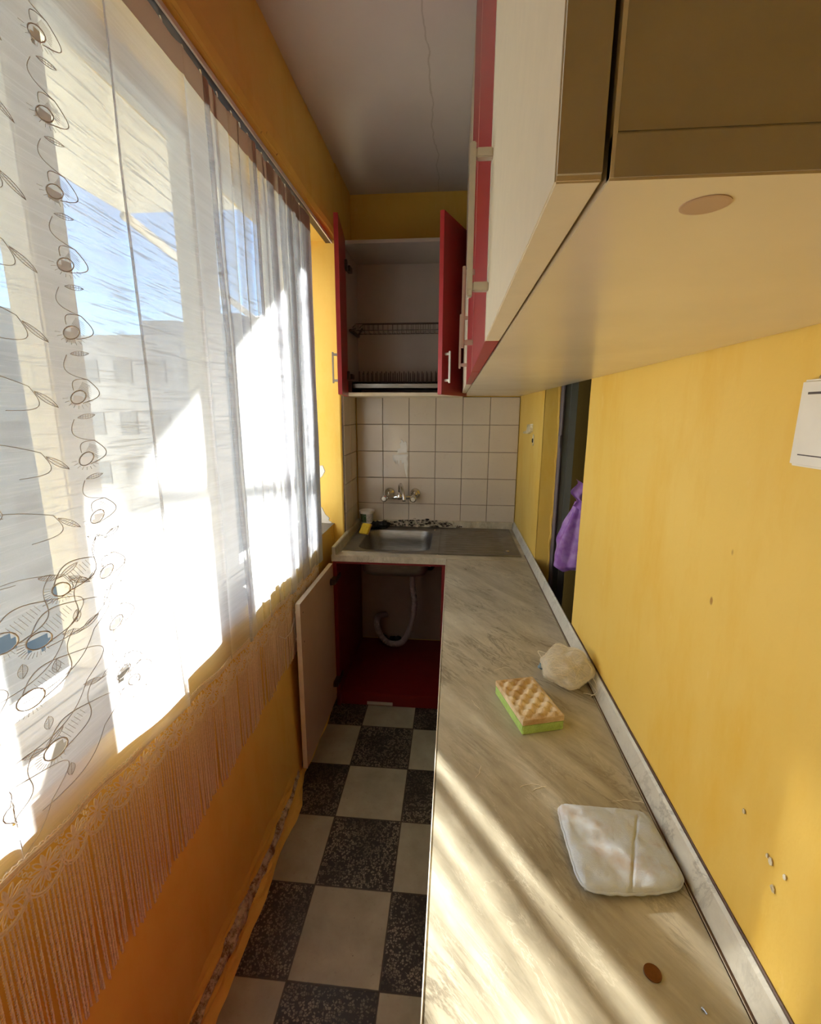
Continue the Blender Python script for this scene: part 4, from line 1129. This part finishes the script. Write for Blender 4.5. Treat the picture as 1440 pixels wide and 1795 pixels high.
b2 = MB(); b2.grid(16, 14, lambda u, v: (bc.x-.03+.05*u+.012*math.sin(v*9), bc.y-.03+.01*math.sin(u*8), bz1-.01+.10*v-.03*u)); 
b2.build('knotted_flap', M['bag'], pbag, smooth=True)

# ------------------------------------------------------------ outside
g = MB().box(-80, -.9, -30, 90, -8.1, -8); go = g.build('ground', M['lead'], None); go['kind'] = 'structure'
sb = MB(); sb.box(-1.985, XO-.0, -3, 2.92, 1.15, 1.30)
tag(sb.build('balcony_slab', M['concrete'], None), 'pale concrete balcony slab above the window, seen through the curtain', 'balcony')
fa = MB(); fa.box(XO, XO+.06, FAR+.1, 4.6, -8, 3.0); fa.box(XO, XO+.2, -3, NEAR-.1, -8, 3.0); fa.box(XO, XO+.1, -3, 4.6, CEIL+.06, 3.0); fa.box(XO, XO+.1, -3, FAR+.1, -8, FL-.06)
struct('wall_outside', fa, M['concrete'])
aw = empty('window_awning', (XO, 3.6, .88), 'sloping grey awning bar with a hidden bar added for its shadow, outside beyond the window', 'awning')
po = MB(); po.tube([(XO, 4.0, 1.68), (-2.25, 4.0, 1.68)], .013, 10); po.tube([(XO, 4.0, 1.45), (-.95, 4.0, 1.68)], .010, 8)  # bar hidden behind the slab, added to cast a shadow on the curtain
po.build('shadow_bar', M['alu'], aw, smooth=True)
p2 = MB(); p2.tube([(-1.975, 2.90, 1.135), (-1.975, 4.75, .885)], .028, 10); p2.tube([(-1.975, 4.70, .89), (XO, 4.55, 1.0)], .014, 8)
p2.build('front_bar', M['frame'], aw, smooth=True)
def building(name, x0, x1, y0, y1, top, mt, lab, nx, faces='y', notch=None):
    e = empty(name, ((x0+x1)/2, (y0+y1)/2, -8), lab, 'building')
    b = MB(); b.box(x0, x1, y0, y1, -8, top)
    if notch:
        for (a, b_, h_) in notch: b.box(a, b_, y0+.5, y1-1, top-.01, top+h_)
    b.build('wall', M[mt], e)
    nz = 4
    for r_ in range(nz):
        for c_ in range(nx):
            z = top-1.9-2.8*r_
            if faces == 'y':
                w_ = (x1-x0)/nx; x = x0+w_*(c_+.5); m = MB(); m.box(x-.5, x+.5, y0-.05, y0+.02, z-.6, z+.6)
            else:
                w_ = (y1-y0)/nx; y = y0+w_*(c_+.5); m = MB(); m.box(x1-.02, x1+.05, y-.5, y+.5, z-.6, z+.6)
            m.build('window', M['dark_glass'], e)
building('apartment_building', -21.0, -9.3, 25, 34, 4.0, 'facade', 'grey apartment block across the street with small dark windows', 6, 'y', [(-17, -15, .8), (-13.5, -11.5, 1.1)])
building('apartment_building', -26, -16.5, 8, 20, 3.7, 'facade2', 'pale apartment block at the left, nearer than the grey one', 5, 'x')

# ------------------------------------------------------------ light
w = bpy.data.worlds.new('World'); S.world = w; w.use_nodes = True
nt = w.node_tree; nt.nodes.clear()
sky = nt.nodes.new('ShaderNodeTexSky'); sky.sky_type = 'NISHITA'; sky.sun_disc = False
dsun = Vector((1, -1.536, -.937)).normalized()
sky.sun_elevation = math.asin(-dsun.z); sky.sun_rotation = math.atan2(-dsun.x, -dsun.y)
sky.air_density = 1.0; sky.dust_density = .15; sky.ozone_density = 6.0
bgk = nt.nodes.new('ShaderNodeBackground'); bgk.inputs[1].default_value = .085
ow = nt.nodes.new('ShaderNodeOutputWorld'); nt.links.new(sky.outputs[0], bgk.inputs[0]); nt.links.new(bgk.outputs[0], ow.inputs[0])
ld = bpy.data.lights.new('sun', 'SUN'); ld.energy = 19; ld.angle = math.radians(1.3); ld.color = (1, .955, .90)
lo_ = bpy.data.objects.new('sun', ld); COL.objects.link(lo_); lo_.rotation_euler = dsun.to_track_quat('-Z', 'Y').to_euler(); lo_.location = (-6, 8, 8)

# ------------------------------------------------------------ camera
F, YAW, PIT, ROL = 816.65, .089965, .211295, .00409
cy, sy, cp, sp2, cr, sr = math.cos(YAW), math.sin(YAW), math.cos(PIT), math.sin(PIT), math.cos(ROL), math.sin(ROL)
fw = Vector((-sy*cp, cy*cp, -sp2)); rt_ = Vector((cy, sy, 0)); up = rt_.cross(fw)
r2 = rt_*cr+up*sr; u2 = up*cr-rt_*sr
cd = bpy.data.cameras.new('camera'); cam = bpy.data.objects.new('camera', cd); COL.objects.link(cam)
mw = Matrix((r2, u2, -fw)).transposed().to_4x4(); mw.translation = (0, 0, ZO); cam.matrix_world = mw
cd.sensor_fit = 'HORIZONTAL'; cd.sensor_width = 36; cd.lens = F/1440*36; cd.clip_start = .01; cd.clip_end = 300
S.camera = cam

S.view_settings.view_transform = 'Standard'; S.view_settings.look = 'None'; S.view_settings.gamma = 1; S.view_settings.use_curve_mapping = False
S.view_settings.exposure = 1.82
cyc = S.cycles
cyc.use_adaptive_sampling = True; cyc.adaptive_threshold = .03
cyc.use_denoising = True; cyc.max_bounces = 10; cyc.diffuse_bounces = 5; cyc.glossy_bounces = 4; cyc.transparent_max_bounces = 16; cyc.transmission_bounces = 8
cyc.sample_clamp_indirect = 6; cyc.caustics_reflective = False; cyc.caustics_refractive = False
